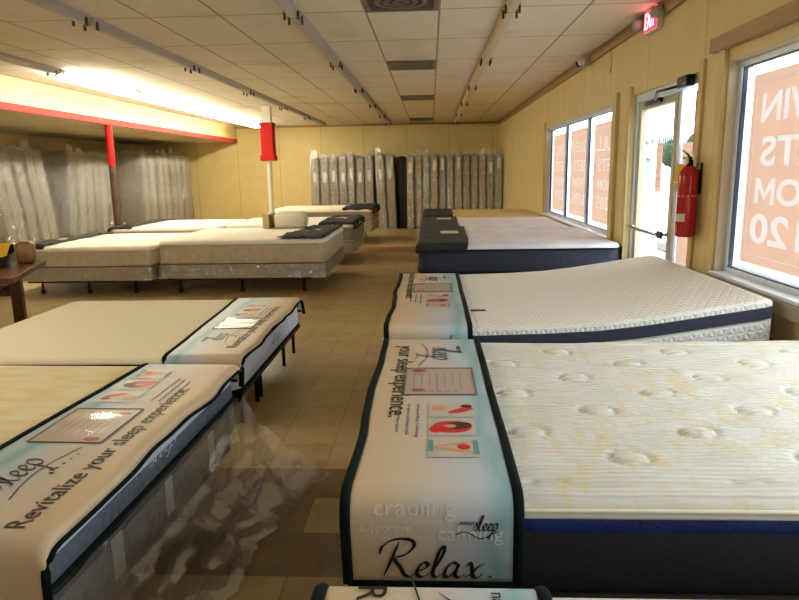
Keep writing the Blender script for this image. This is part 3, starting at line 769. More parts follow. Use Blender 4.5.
# --- printed sleeve at the foot of a bed
def sleeve(loc, rz, W, Wb, flap, label, shift=0., tagline='Revitalize your sleep experience.', tag_u=.06, tag_len=1.08, front=None, r=.05, wave=.012, n_pics=3, ring=True, logo=True, dv=0., w_far=None, hang=0.):
    """local x = reading direction across the bed, local y = from foot hem towards the head"""
    t = thing('foot_banner', label, 'banner', loc, rz, 'printed sleeves at the bed ends')
    Lf = W - 2 * r; f0, f1 = flap
    s0, s1 = -f0, Lf + f1
    N = 72; Kv = 20; bm = nb(); V = []
    def edge(s, v):
        e = wave * (math.sin(s * 7. + loc[0] * 3) * .6 + nz(s, loc[1], 0, 5.))
        return e * (1 - v / Wb) if v < Wb / 2 else e * .35 * (v / Wb - .5)
    def pos(s, v, up=0.):
        if w_far: v = v * (1 + (w_far / Wb - 1) * min(1., max(0., s / Lf)))
        p, z = fold(s, Lf, r)
        q, z2 = fold(s, Lf, r + up)
        yy = v + edge(s, v)
        if v < 0:
            rv = .02; a = -v / rv; e = edge(s, 0)
            if a < PI / 2: yy = e - rv * math.sin(a); z2 -= rv * (1 - math.cos(a))
            else: yy = e - rv; z2 -= rv + (-v - rv * PI / 2)
        return Vector((q + r, yy, z2 + up))
    for i in range(N + 1):
        s = s0 + (s1 - s0) * i / N
        V.append([bm.verts.new(pos(s, -hang + (Wb + hang) * k / Kv, .004)) for k in range(Kv + 1)])
    for i in range(N):
        for k in range(Kv): bm.faces.new((V[i][k], V[i + 1][k], V[i + 1][k + 1], V[i][k + 1]))
    bmesh.ops.recalc_face_normals(bm, faces=bm.faces[:]); bmesh.ops.solidify(bm, geom=bm.faces[:], thickness=.003)
    obj('printed_sheet', bm, M['banner'], t)
    for v in (-hang, Wb):
        bm = nb(); tube(bm, [pos(s0 + (s1 - s0) * i / N, v, .004) for i in range(N + 1)], .014, .006); obj('binding', bm, M['banner_edge'], t)
    for s in (s0, s1):
        bm = nb(); tube(bm, [pos(s, Wb * k / 10, .004) for k in range(11)], .006, .010); obj('hem', bm, M['banner_edge'], t)
    z = .0062
    def ok(a, b): return a >= -r * .5 and b <= Lf + r * .5
    A = lambda u_: u_ + shift            # bed coordinate, 0 = near-reading edge
    if tagline:
        bm = text_bm(tagline, tag_len, None, .0, .0004); 
        xs = [v.co.y for v in bm.verts]; 
        xform(bm, Matrix.Translation((A(tag_u), .052, z))); obj('lettering', bm, M['ink'], t, smooth=False)
    if logo and A(.22) > 0:
        bm = nb(); pen(bm, SLEEP, .04, .2, ox=A(.27), oy=.225 + dv, sx=.135, sy=.15, z=z)
        tube(bm, [(A(.2) + .36 * k / 10, .175 + dv + .035 * math.sin(k / 10 * PI) - .01 * k / 10, z) for k in range(11)], .0022, .0006)
        for k in range(5): ellipse(bm, A(.37) + .034 * k, .158 + dv - .004 * abs(k - 1.), .0075 - .0009 * k, .0075 - .0009 * k, z)
        merge(bm, xform(text_bm('natural', .11, None, 0, .0003), Matrix.Translation((A(.25), .335 + dv, z))))
        obj('logo', bm, M['ink'], t, smooth=False)
    # clear pocket with a price sheet
    u0, u1, v0, v1 = A(.60), A(.92), .12 + dv, .385 + dv
    bm = nb(); quad(bm, u0, u1, v0, v1, z); 
    for k in range(7):
        quad(bm, u0 + .06, u1 - .05 - .03 * (k % 3), v0 + .03 + k * .03, v0 + .035 + k * .03, z + .0004, 1 if k % 3 else 3)
    for k in range(5): quad(bm, u1 - .045, u1 - .03, v0 + .06 + k * .03, v0 + .08 + k * .03, z + .0004, 1)
    ellipse(bm, u0 + .03, v0 + .05, .018, .03, z + .0006, 2); ellipse(bm, u1 - .05, v0 + .05, .02, .026, z + .0006, 2)
    pk = obj('price_sheet', bm, [M['pink_paper'], M['faint_ink'], M['red_ink'], M['faint_ink']], t, smooth=False)
    bm = nb()
    for a in ((u0, u1, v0 - .004, v0 + .002), (u0, u1, v1 - .002, v1 + .004), (u0 - .004, u0, v0, v1), (u1, u1 + .004, v0, v1)): box(bm, *a, z - .001, z + .003)
    obj('pocket_edge', bm, M['grey_ink'], t, smooth=False)
    bm = nb(); NN = 10; VV = [[bm.verts.new((u0 + (u1 - u0) * i / NN, v0 + (v1 - v0) * j / NN, z + .003 + .004 * math.sin(PI * j / NN) * (.6 + .4 * math.sin(i * 1.3)))) for j in range(NN + 1)] for i in range(NN + 1)]
    for i in range(NN):
        for j in range(NN): bm.faces.new((VV[i][j], VV[i + 1][j], VV[i + 1][j + 1], VV[i][j + 1]))
    obj('clear_pocket', bm, M['pocket'], t)
    # three little pictures and small print
    for k in range(n_pics):
        a = A(1.0 + .155 * k); b_ = a + .14
        if b_ > Lf + r * .4: continue
        va, vb = .21 + dv, .36 + dv
        bm = nb(); quad(bm, a, b_, va, vb, z, 0); cx, cy = (a + b_) / 2, (va + vb) / 2
        if k == 0:
            ellipse(bm, cx + .01, cy + .035, .018, .05, z + .0005, 1, .5); ellipse(bm, cx - .015, cy - .04, .03, .025, z + .0005, 2); ellipse(bm, cx - .03, cy + .055, .016, .02, z + .0005, 3)
        elif k == 1:
            ellipse(bm, cx, cy + .0, .05, .066, z + .0005, 1, .1); ellipse(bm, cx - .01, cy + .02, .03, .045, z + .0008, 3, .2); ellipse(bm, cx + .02, cy - .052, .03, .022, z + .001, 1); ellipse(bm, cx - .005, cy - .005, .014, .02, z + .0011, 2)
        else:
            ellipse(bm, cx - .02, cy, .009, .07, z + .0005, 2, .25); ellipse(bm, cx + .02, cy, .009, .07, z + .0005, 2, -.25); quad(bm, cx - .05, cx + .05, cy + .058, cy + .074, z + .0006, 4); quad(bm, cx - .05, cx + .03, cy - .075, cy - .06, z + .0006, 4); ellipse(bm, cx, cy + .03, .02, .02, z + .0008, 1)
        obj('printed_picture', bm, [M['picture_bg'], M['scarlet'], M['skin_ink'], M['hair_ink'], M['teal_ink']], t, smooth=False)
    bm = nb()
    for k, s in enumerate(('Advanced Sleep Technology', 'for superior performance relief', 'and comforting support')):
        merge(bm, xform(text_bm(s, .29 - .02 * k, .016, 0, .0003), Matrix.Translation((A(1.02), .165 - .032 * k, z))))
    obj('small_print', bm, M['grey_ink'], t, smooth=False)
    # flap lettering:  'front' flap is at s1 (Lf + ...)
    if front:
        yv = r + Lf + r + .0055
        # local frame on the flap: text x = +local y (foot -> head), text y = up
        MF = Matrix.Translation((yv, 0, 0)) @ Matrix(((0, 0, 1, 0), (1, 0, 0, 0), (0, 1, 0, 0), (0, 0, 0, 1)))
        if front == 'relax':
            bm = nb(); 
            for (s, x_, y_, w_) in (('cradling', .07, -.062, .21), ('supportive', .035, -.10, .13), ('calming', .235, -.128, .165)):
                merge(bm, xform(text_bm(s, w_, None, 0, .0003), Matrix.Translation((x_, y_ , 0))))
            obj('ghost_words', xform(bm, MF), M['ghost_ink'], t, smooth=False)
            bm = nb(); pen(bm, RELAX, .043, .22, ox=.085, oy=-.222, sx=.122, sy=.108); xform(bm, Matrix.Translation((.001, 0, 0)) @ MF); obj('lettering', bm, M['ink'], t, smooth=False)
        bm = nb(); pen(bm, SLEEP, .05, .2, ox=.325, oy=-.088, sx=.042, sy=.05)
        tube(bm, [(.28 + .11 * k / 8, -.1 + .01 * math.sin(k), 0) for k in range(9)], .0014, .0005)
        merge(bm, xform(text_bm('natural', .05, None, 0, .0003), Matrix.Translation((.29, -.072, 0))))
        xform(bm, Matrix.Translation((.0008, 0, 0)) @ MF); obj('logo', bm, M['ink'], t, smooth=False)
    return t
M['film'] = plastic('loose clear film', clear=.72, bs=6., rough=.2, haze=.3, bump=.5)
M['pocket'] = plastic('clear pocket film', clear=.84, bs=5., rough=.12, bump=.05, haze=.15)

HP = PI / 2
# ---------- right row, from the camera to the rear wall
def under(x0, y0, L, W, zb, what, i, mat='box_grey', wrapped=False):
    box_spring((x0 + .01, y0 + .01, .17), L - .02, W - .02, zb - .172, 'dark box spring under the ' + what, M[mat], wrapped)
    frame((x0 + .1, y0 + .08, 0), L - .2, W - .16, .169, 'black steel frame under the ' + what, [(.05, .05), (L - .25, .05), (.05, W - .21), (L - .25, W - .21)])
XF = -.215
# nearest bed, only its far edge shows
mattress((XF, -.339, .43), 2.02, 1.53, .275, 'white quilted mattress closest to the camera, only its far edge showing', M['rib'], M['dark_side'], .06, .07, band=(M['blue_band'], .045))
under(XF, -.339, 2.02, 1.53, .43, 'closest mattress beside the camera', 0)
sleeve((XF - .008, 1.203, .714), -HP, 1.554, .44, (.16, .16), 'printed white sleeve on the mattress closest to the camera', shift=-.2, tagline='Revitalize your sleep', tag_u=.235, tag_len=.7, r=.05)
# quilted bed with blue band
Y1, W1 = 1.53, 1.58
def quilt_top(t, L, W, z0, z1, mat, name='top_panel'):
    """pillow top with round dimples standing in staggered rows"""
    bm = nb(); nx, ny = 190, 150; V = []
    for i in range(nx + 1):
        row = []
        for j in range(ny + 1):
            px, py = L * i / nx, W * j / ny
            e = min(px, L - px, py, W - py); r = .045
            fall = 0 if e > r else -(r - math.sqrt(max(0, r * r - (r - e) ** 2)))
            z = z1 + fall + .006 * nz(px, py, 3, 4.)
            X, Yw = px + XF, py + Y1
            j2 = round((Yw - 1.79) / .187); best = 9
            for jj in (j2 - 1, j2, j2 + 1):
                xo = .57 if jj % 2 == 0 else .305
                xx = xo + .53 * round((X - xo) / .53); best = min(best, math.hypot((X - xx) / .06, (Yw - 1.79 - .187 * jj) / .052))
            if best < 1.7 and e > .1:
                z += -.0075 * math.exp(-((best - 1.) / .15) ** 2) + .006 * max(0, 1 - best * best)
            for sY in (.085,):
                ee = min(py, W - py, px, L - px); z -= .008 * math.exp(-((ee - sY) / .008) ** 2)
            z += .002 * math.sin(34 * (py + .25 * math.sin(2.2 * px)))
            row.append(bm.verts.new((px, py, z)))
        V.append(row)
    for i in range(nx):
        for j in range(ny): bm.faces.new((V[i][j], V[i + 1][j], V[i + 1][j + 1], V[i][j + 1]))
    edge = [V[i][0] for i in range(nx + 1)] + [V[nx][j] for j in range(1, ny + 1)] + [V[i][ny] for i in range(nx - 1, -1, -1)] + [V[0][j] for j in range(ny - 1, 0, -1)]
    lo = [bm.verts.new((v.co.x, v.co.y, z0)) for v in edge]
    for k in range(len(edge)):
        q = (k + 1) % len(edge); bm.faces.new((edge[k], lo[k], lo[q], edge[q]))
    bm.faces.new(lo); return obj(name, bm, mat, t)
t = thing('mattress', 'white and pale yellow quilted mattress with round dimples and a royal blue band', 'mattress', (XF, Y1, .45), 0, 'display mattresses')
L1_ = 2.03
quilt_top(t, L1_, W1, .215, .265, M['rib'])
bm = nb(); puff(bm, L1_, W1, [(.008, .172), (0, .194), (.004, .216)], .03); obj('band', bm, M['blue_band'], t, auto=1.)
bm = nb(); puff(bm, L1_, W1, [(.015, 0), (.004, .02), (.002, .08), (.008, .172)], .03); obj('border', bm, M['dark_side'], t, auto=1.)
bm = nb(); tube(bm, [(x_, y_, .238) for x_, y_ in rrect(L1_, W1, .03, -.001)], .006, closed=True); obj('piping', bm, M['white_cloth'], t)
under(XF, Y1, 2.03, W1, .45, 'dimpled mattress with the blue band', 1)
sleeve((XF - .008, Y1 + W1 + .012, .728), -HP, W1 + .024, .44, (.15, .28), 'printed sleeve reading Relax on the blue banded mattress', shift=-.07, tagline='your sleep experience.', tag_u=.24, tag_len=.9, front='relax', r=.055, wave=.006)
# adjustable bed with raised head
Y2, W2 = 3.42, 1.85
def zprof(x_):
    pts = [(-.3, .0), (.2, .0), (.6, .01), (.9, .025), (1.16, .055), (1.41, .093), (1.62, .125), (1.77, .148), (1.9, .165)]
    for (a, za), (b, zb) in zip(pts, pts[1:]):
        if x_ <= b: f = (x_ - a) / (b - a); return za + (zb - za) * f
    return pts[-1][1]
t = thing('mattress', 'white triangle-quilted mattress with navy band and head end raised', 'mattress', (XF - .02, Y2, .455), 0, 'display mattresses')
def bent(z_lo, z_hi, ro, mat, name, ins=0., bulge=.0):
    bm = nb(); L = 2.06; nx = 60; uv = bm.loops.layers.uv.new('uv'); ns = 8
    sec = []
    h_ = z_hi - z_lo
    # rounded rectangle cross section in (y,z)
    r1 = min(ro, h_ / 2 - .001)
    for (cy, cz, a0) in ((W2 - ins - r1, z_hi - r1, 0), (ins + r1, z_hi - r1, PI / 2)):
        for k in range(ns + 1):
            a = a0 + PI / 2 * k / ns; sec.append((cy + r1 * math.cos(a), cz + r1 * math.sin(a)))
    m = []
    top = sec
    # densify top flat between the two arcs
    A_, B_ = top[ns], top[ns + 1]
    mid = [(A_[0] + (B_[0] - A_[0]) * k / 20, A_[1]) for k in range(1, 20)]
    ring = [(W2 - ins, z_lo)] + top[:ns + 1] + mid + top[ns + 1:] + [(ins, z_lo)]
    R = []; 
    for i in range(nx + 1):
        px = L * i / nx; e = min(px, L - px)
        k = 0 if e > .09 else (.09 - math.sqrt(max(0, .09 ** 2 - (.09 - e) ** 2)))
        tilt = .05 * max(0, (px - 1.7) / .36)
        R.append([(px - ins * 0 - (z_hi - zz) * (.0), yy + (k if yy < W2 / 2 else -k) * (.9), zz + zprof(px + XF - .02) - (k * .7 if zz > z_hi - .03 and name == 'top_panel' else 0)) for yy, zz in ring])
    vr = [[bm.verts.new(p) for p in q] for q in R]
    per = [0.]
    for a, b in zip(ring, ring[1:]): per.append(per[-1] + math.hypot(b[0] - a[0], b[1] - a[1]))
    for i in range(nx):
        for k in range(len(ring) - 1):
            f = bm.faces.new((vr[i][k], vr[i][k + 1], vr[i + 1][k + 1], vr[i + 1][k]))
            for lp, (ii, kk) in zip(f.loops, ((i, k), (i, k + 1), (i + 1, k + 1), (i + 1, k))): lp[uv].uv = (L * ii / nx, per[kk])
        f = bm.faces.new((vr[i][-1], vr[i][0], vr[i + 1][0], vr[i + 1][-1]))
    for q in (vr[0][::-1], vr[-1]): 
        f = bm.faces.new(q)
        for lp in f.loops: lp[uv].uv = (lp.vert.co.y, lp.vert.co.z)
    return obj(name, bm, mat, t, auto=1.)
bent(.205, .247, .035, M['tri'], 'top_panel')
bent(.14, .205, .004, M['navy_band'], 'band', -.002)
bent(.0, .14, .03, M['tri'], 'lower_border', .0)
# little loop tag at the sleeve edge
bm = nb(); box(bm, .47, .56, .42, .45, .249, .256, .002); obj('pull_tag', bm, M['rust'], t, smooth=False)
box_spring((XF, Y2 + .02, .17), 1.3, W2 - .04, .283, 'dark base under the raised triangle-quilted mattress', M['box_grey'], False)
# hinged head section of the adjustable base
t = thing('adjustable_base', 'dark lifting platform under the raised head of the white mattress', 'bed base', (0, 0, 0))
bm = nb(); loft(bm, [[(x_, y_, .452 + zprof(x_) - .003 - dz) for (x_, dz) in ((1.1, .0), (1.3, 0.), (1.5, 0), (1.7, 0), (1.85, 0), (1.85, .05), (1.5, .07), (1.1, .1))] for y_ in (Y2 + .03, Y2 + W2 - .03)]); obj('platform', bm, M['navy_side'], t, smooth=False)
for y_ in (Y2 + .3, Y2 + W2 - .3):
    bm = nb(); box(bm, 1.4, 1.46, y_ - .03, y_ + .03, 0, .47, .004); obj('leg', bm, M['black_metal'], t, smooth=False)
frame((XF + .1, Y2 + .1, 0), 1.1, W2 - .2, .169, 'black steel frame under the raised white mattress', [(.05, .05), (1.05, .05), (.05, W2 - .25), (1.05, W2 - .25)])
sleeve((XF - .028, Y2 + W2 + .012, .714), -HP, W2 + .024, .45, (.12, .14), 'printed sleeve on the foot of the raised triangle-quilted mattress', shift=-.05, tagline='Revitalize your sleep experience.', tag_u=.06, tag_len=1.1, front='plain', r=.05, wave=.008)

# navy mattress row
def navy(y0, W, z, x1, top, side, what, cover_lab, patch, i, Tk=.28):
    L = x1 + .13
    mattress((-.13, y0, z - Tk), L, W, Tk, what, top, side, .05, .12, piping='banner_edge')
    nm = what.split(' mattress')[0]
    under(-.13, y0, L, W, z - Tk, nm + ' mattress' if i == 0 else nm + ' mattress', i, wrapped=True)
    foot_cover((-.14 + .03, y0 + .018, z + .004), .50, W - .036, .11, cover_lab, patch, wav=.02, skew=.05)
navy(6.38, 1.95, .815, 1.85, M['lilac_white'], M['navy_side'], 'navy sided mattress with cool white top by the door', 'black foot cover with cream label on the navy sided mattress', (.22, .42, .95, 1.25), 0)
navy(8.62, 2.0, .785, 1.84, M['lilac_white'], M['navy_side'], 'white topped dark mattress behind the navy one', 'black foot cover on the second mattress behind the door', (.2, .42, 1.3, 1.55), 1)
navy(11.1, 1.9, .775, 1.86, M['gold_top'], M['dark_side'], 'gold tinted mattress last in the window row', 'brown black foot cover on the gold tinted mattress', None, 2)

# ---------- left row
XL1 = -.975
Yn, Wn = 1.47, 1.56
mattress((XL1 - 2.03, Yn, .45), 2.03, Wn, .165, 'cream mattress with grey border and Revitalize sleeve nearest the aisle', M['cream_quilt'], M['pale_side'], .032, .06, low=(M['grey_side'], .085))
box_spring((XL1 - 2.02, Yn + .02, .19), 2.0, Wn - .04, .258, 'grey box spring in clear plastic under the Revitalize mattress', M['box_grey'], True, labels=((.35, .07), (.75, .06), (1.2, .06)))
frame((XL1 - 1.9, Yn + .1, 0), 1.75, Wn - .2, .188, 'black steel frame under the plastic draped box spring', [(.05, .05), (1.7, .05), (.05, Wn - .25), (1.7, Wn - .25)])
sleeve((XL1 + .014, Yn - .012, .628), HP, Wn + .024, .51, (.32, .13), 'cream printed sleeve reading Revitalize your sleep experience', shift=.0, tag_u=.055, tag_len=1.12, r=.055, wave=.016, dv=.04, w_far=.445, hang=.05)
# loose plastic film pulled off the box spring and trailing on the floor
bm = nb(); nu, nv = 60, 26; V = []
for i in range(nu + 1):
    a = i / nu; y = Yn - .1 + 1.72 * a; row = []
    out = .16 + .12 * a + .12 * max(0, (a - .72) / .28) ** 1.2 + .05 * nz(a, 0, 0, 7)
    for j in range(nv + 1):
        b_ = j / nv
        px = XL1 + .035 + out * b_ ** 1.6; pz = .435 * (1 - b_) ** 1.15 + .012
        q = .05 * b_ ** .6 * nz(y, b_, 0, 6.) + .025 * nz(y, b_ * .6, 3, 15.) * min(1, b_ * 4)
        row.append(bm.verts.new((px + q, y + .03 * nz(y, b_, 8, 7.) + .12 * b_ * max(0, a - .8), max(.006, pz + .5 * q * (b_ < .95)))))
    V.append(row)
for i in range(nu):
    for j in range(nv): bm.faces.new((V[i][j], V[i + 1][j], V[i + 1][j + 1], V[i][j + 1]))
tag(obj('plastic_film', bm, M['film']), 'loose clear plastic film trailing from the grey box spring onto the tiles', 'plastic film')
bm = nb(); pen(bm, SLEEP, .03, .2, ox=.62, oy=.075, sx=.16, sy=.05); xform(bm, Matrix.Translation((XL1 + .0025, Yn, .45)) @ Matrix(((0, 0, 1, 0), (1, 0, 0, 0), (0, 1, 0, 0), (0, 0, 0, 1))))
LM1 = [o for o in bpy.data.objects if o.get('label', '').startswith('cream mattress with grey border')][0]
xform(bm, Matrix.Translation((-LM1.location[0], -LM1.location[1], -LM1.location[2]))); obj('side_logo', bm, M['pale_side'], LM1, smooth=False)
# the whole first bed stands slightly turned towards the aisle
pv = Vector((XL1, Yn + Wn, 0)); RM = Matrix.Translation(pv) @ Matrix.Rotation(-.03, 4, 'Z') @ Matrix.Translation(-pv)
for o in [o for o in bpy.data.objects if not o.parent and any(k in o.get('label', '') for k in ('with grey border and Revitalize', 'under the Revitalize', 'plastic draped box spring', 'reading Revitalize your sleep experience', 'film trailing'))]:
    lm = Matrix.Translation(o.location) @ o.rotation_euler.to_matrix().to_4x4(); nm_ = RM @ lm
    o.location = nm_.to_translation(); o.rotation_euler = nm_.to_euler()
# thin mattress on a folding steel platform
XL2 = -1.165
Y2n, W2n = 3.70, 1.86
mattress((XL2 - 2.03, Y2n, .232), 2.03, W2n, .222, 'smooth cream mattress low on a folding steel platform', M['white_cloth'], M['pale_side'], .04, .09, piping='white_cloth' if False else 'banner_edge')
sleeve((XL2 + .012, Y2n - .012, .467), HP, W2n + .024, .46, (.17, .16), 'cream printed sleeve on the low mattress over steel legs', shift=.1, tag_u=.1, tag_len=1.25, r=.05, wave=.018, w_far=.55, hang=.032)
LM2 = [o for o in bpy.data.objects if o.get('label', '').startswith('smooth cream mattress low')][0]
bm = nb(); pen(bm, SLEEP, .035, .2, ox=.8, oy=.075, sx=.2, sy=.085); xform(bm, Matrix.Translation((2.0325, 0, 0)) @ Matrix(((0, 0, 1, 0), (1, 0, 0, 0), (0, 1, 0, 0), (0, 0, 0, 1)))); obj('side_logo', bm, M['grey_ink'], LM2, smooth=False)
t = frame((XL2 - 2.0, Y2n + .03, 0), 1.99, W2n - .06, .23, 'black folding steel platform frame with thin legs at the aisle', [(x_, y_) for x_ in (.05, 1., 1.96) for y_ in (.1, .48, .58, 1.32, 1.7)], casters=False, rail=.03)

def left_bed(x0, x1, y0, W, z, what, top, side, tk=.30, bs=.19, boxm='box_fabric'):
    L = x1 - x0
    mattress((x0, y0, z - tk), L, W, tk, what, top, side, .06, .1, piping='tan_side')
    nm = what.replace(' in the', ',').replace(' near the red post', ' by the post')
    box_spring((x0 + .01, y0 + .01, z - tk - bs - .002), L - .02, W - .02, bs, 'plastic wrapped box spring under the ' + nm, M[boxm], True)
    hf = z - tk - bs - .004
    frame((x0 + .08, y0 + .1, 0), L - .3, W - .2, hf, 'black caster frame under the ' + nm, [(x_, y_) for x_ in (.1, (L - .3) / 2, L - .4) for y_ in (.12, W - .32)])
left_bed(-3.53, -1.36, 8.2, 1.93, .71, 'fluffy white mattress with cloth corner by the aisle', M['fluffy_white'], M['tan_side'])
left_bed(-5.4, -3.62, 8.16, 1.9, .65, 'lower fluffy white mattress next to the desk', M['fluffy_white'], M['tan_side'], tk=.255)
left_bed(-3.45, -1.28, 10.75, 1.8, .70, 'cream mattress in the second bed line by the aisle', M['fluffy_white'], M['grey_top'])
left_bed(-5.4, -3.55, 10.7, 1.85, .68, 'white mattress in the second bed line near the red post', M['fluffy_white'], M['tan_side'], tk=.25)
left_bed(-3.5, -1.24, 13.95, 1.75, .76, 'cream mattress in the last bed line by the aisle', M['white_cloth'], M['grey_top'])
# black covers: local x runs from foot edge to head, so beds with the foot on the aisle are turned round
foot_cover((-1.36 - .03, 8.2 + 1.93 - .03, .714, PI), .52, 1.87, .03, 'black cloth laid over the aisle end of the fluffy white mattress', (.2, .36, .7, 1.1), wav=.05, side_hang=.02, skew=.12)
foot_cover((-5.4 + .03, 8.16 + .03, .654), .34, 1.84, .1, 'black cloth over the desk end of the lower fluffy mattress', (.1, .2, .7, 1.1), wav=.05, side_hang=.06)
foot_cover((-1.28 - .03, 10.75 + 1.8 - .03, .704, PI), .55, 1.74, .14, 'dark cloth on the aisle end of the second line cream mattress', (.2, .4, .6, .9), wav=.04, side_hang=.05)
foot_cover((-5.4 + .03, 10.7 + .03, .684), .36, 1.79, .1, 'black cloth on the white mattress near the red post', None, wav=.04, side_hang=.05)
foot_cover((-1.24 - .03, 13.95 + 1.75 - .03, .764, PI), .62, 1.69, .16, 'dark cloth on the aisle end of the last line cream mattress', None, wav=.04, side_hang=.06)
# packs on the fluffy mattress
t = thing('pillow_pack', 'white plastic-wrapped pillow pack standing on the far edge of the fluffy mattress', 'pillow pack', (-2.36, 9.72, .724))
bm = nb(); puff(bm, .46, .3, [(.04, 0), (.0, .04), (-.008, .11), (.0, .19), (.05, .225)], .06); obj('pillows', bm, M['white_cloth'], t)
bm = nb(); puff(bm, .48, .32, [(.035, -.004), (-.005, .04), (-.012, .11), (-.004, .19), (.04, .236)], .07); obj('plastic_wrap', bm, M['wrap_thin'], t, (-.01, -.01, 0))
t = thing('carton', 'small tan carton beside the white pillow pack', 'carton', (-2.54, 9.74, .722))
bm = nb(); box(bm, 0, .1, 0, .26, 0, .22, .006); obj('box', bm, M['tan_box'], t, smooth=False)
bm = nb(); box(bm, .1, .135, .0, .26, .0, .2, .004); obj('dark_flap', bm, M['rust'], t, smooth=False)

# ------------------------------------------------------------------ desk at the edge
dv_ = Vector((.33, -.94)).normalized(); an = math.atan2(dv_.y, dv_.x)
t = thing('desk', 'dark red brown wooden desk behind the low mattress', 'desk', (-3.93, 6.42, 0), an)   # local x along the desk, local y towards the far wall side is -y
bm = nb(); box(bm, 0, 1.25, -.75, 0, .665, .715, .008); obj('top', bm, M['desk_wood'], t, smooth=False)
for (x_, y_) in ((.2, -.25), (.2, -.68), (1.1, -.25), (1.1, -.68)):
    bm = nb(); box(bm, x_ - .05, x_ + .05, y_ - .05, y_ + .05, 0, .665, .006); obj('leg', bm, M['desk_wood'], t, smooth=False)
bm = nb(); box(bm, .255, 1.045, -.28, -.22, .56, .664, .004); obj('apron', bm, M['desk_wood'], t, smooth=False)
bm = nb(); box(bm, .16, .24, -.625, -.305, .40, .46, .004); obj('stretcher', bm, M['desk_wood'], t, smooth=False)
bm = nb(); box(bm, .18, .22, -.625, -.305, .46, .66, .004); obj('end_panel', bm, M['black_plastic'], t, smooth=False)
def on_desk(lx, ly, z):
    c, s = math.cos(an), math.sin(an); return (-3.93 + lx * c - ly * s, 6.42 + lx * s + ly * c, z)
t = thing('bolster', 'brown leatherette bolster lying on the desk', 'cushion', on_desk(.1, -.21, .717), an)
bm = nb(); puff(bm, .18, .16, [(.02, 0), (0, .03), (-.004, .09), (.0, .18), (.03, .21)], .05); obj('cushion', bm, M['bolster'], t)
t = thing('document_tray', 'black document tray on the desk holding the yellow folder', 'tray', on_desk(.12, -.585, .717), an)
bm = nb(); box(bm, 0, .42, 0, .34, 0, .012); box(bm, 0, .012, 0, .34, .012, .18); box(bm, .408, .42, 0, .34, .012, .1); box(bm, .012, .408, .328, .34, .012, .1); obj('shell', bm, M['black_plastic'], t, smooth=False)
bm = nb(); box(bm, 0, .34, 0, .30, 0, .012, .003); o = obj('folder', bm, M['yellow'], None, on_desk(.15, -.565, .905), smooth=False); o.rotation_euler = (0, .5, an); tag(o, 'yellow folder leaning in the black tray', 'folder')

# ------------------------------------------------------------------ standing wrapped mattresses
def standing(loc, rz, dep, hgt, thk, mat, label, group, lean=0., tagc=True, wrap=True, tagz=.68, seed=0, crown=True):
    """mattress on its end: local x = thickness, local -y faces the viewer aisle, depth runs along +y"""
    t = thing('standing_mattress', label, 'mattress', loc, rz, group)
    t.rotation_euler = (0, lean, rz)
    bm = nb(); R = []
    for z, ins in ((0, .05), (.02, .015), (.06, 0), (hgt * .5, -.006), (hgt - .06, 0), (hgt - .02, .015), (hgt, .05)):
        R.append([(x_, y_, z) for x_, y_ in rrect(thk, dep, .05, ins, 4)])
    loft(bm, R); obj('body', bm, mat, t, auto=.9)
    for xx in (.02, thk - .02):
        bm = nb(); tube(bm, [(xx, .004, .05), (xx, .003, hgt * .5), (xx, .004, hgt - .05)], .007, n=6); obj('piping', bm, M['tick6'], t)
    if tagc:
        bm = nb(); w = thk * .42; box(bm, thk * .3, thk * .3 + w, -.004, -.001, hgt * tagz, hgt * tagz + .28); obj('paper_label', bm, M['label_white'], t, smooth=False)
    if wrap:
        bm = nb(); R = []
        cnt = []
        zs = [0, .03] + [hgt * k / 14 for k in range(1, 14)] + [hgt + .01, hgt + .03]
        for k, z in enumerate(zs):
            ring = []
            pts = rrect(thk + .02, dep + .02, .03, 0 if k < len(zs) - 1 else .04, 3)
            P = [Vector((x_ - .01, y_ - .01, z)) for x_, y_ in pts]; D = []; seg_ = []
            for a, b in zip(P, P[1:] + P[:1]):
                if k == 0: cnt.append(max(1, int((b - a).length / .09)))
                m = cnt[len(seg_)]; seg_.append(1)
                for j in range(m): D.append(a.lerp(b, j / m))
            c = Vector((thk / 2, dep / 2, z)); out = []
            for p in D:
                nrm = Vector((0 if abs(p.y + .01) < .03 or abs(p.y - dep - .01) < .03 else math.copysign(1, p.x - c.x), -1 if p.y < .02 else (1 if p.y > dep - .02 else 0), 0))
                amp = .02 if nrm.y else .003
                q = p + nrm * (.002 + amp * abs(nz(p.x + seed, p.y, p.z * .7, 9.)))
                if k >= len(zs) - 2: q.z += .05 * max(0, nz(p.x * 2 + seed, p.y * 2, 0, 6.))
                out.append(q)
            R.append(out)
        loft(bm, R, (False, True))
        if crown:      # twisted tuft of film at the top
            base_ = Vector((thk * .5, .03, hgt + .02)); hh = random.choice((.04, .07, .1, .17)); w = thk * .42
            for q in range(3):
                ang = random.uniform(-.5, .5); va = []
                for k in range(5):
                    f = k / 4; va.append((bm.verts.new(base_ + Vector((-w * (1 - f * .5) + ang * hh * f + .02 * math.sin(k * 2 + q), .015 * q + .02 * math.cos(k * 3. + q), hh * f))), bm.verts.new(base_ + Vector((w * (1 - f * .7) + ang * hh * f, .02 * math.sin(k * 2. + q * 2), hh * f)))))
                for a, b in zip(va, va[1:]): bm.faces.new((a[0], a[1], b[1], b[0]))
        obj('plastic_wrap', bm, M['wrap'], t)
    return t
ordn = ['first', 'second', 'third', 'fourth', 'fifth', 'sixth', 'seventh', 'eighth', 'ninth', 'tenth', 'eleventh', 'twelfth', 'thirteenth']
G1 = 'grey mattresses standing against the rear wall'
xs = -3.2; wd = [.25, .26, .25, .24, .21, .25, .24, .26, .25]
cm = ['tick0', 'tick1', 'tick2', 'tick4', 'tick0', 'tick1', 'tick2', 'tick3', 'tick3']
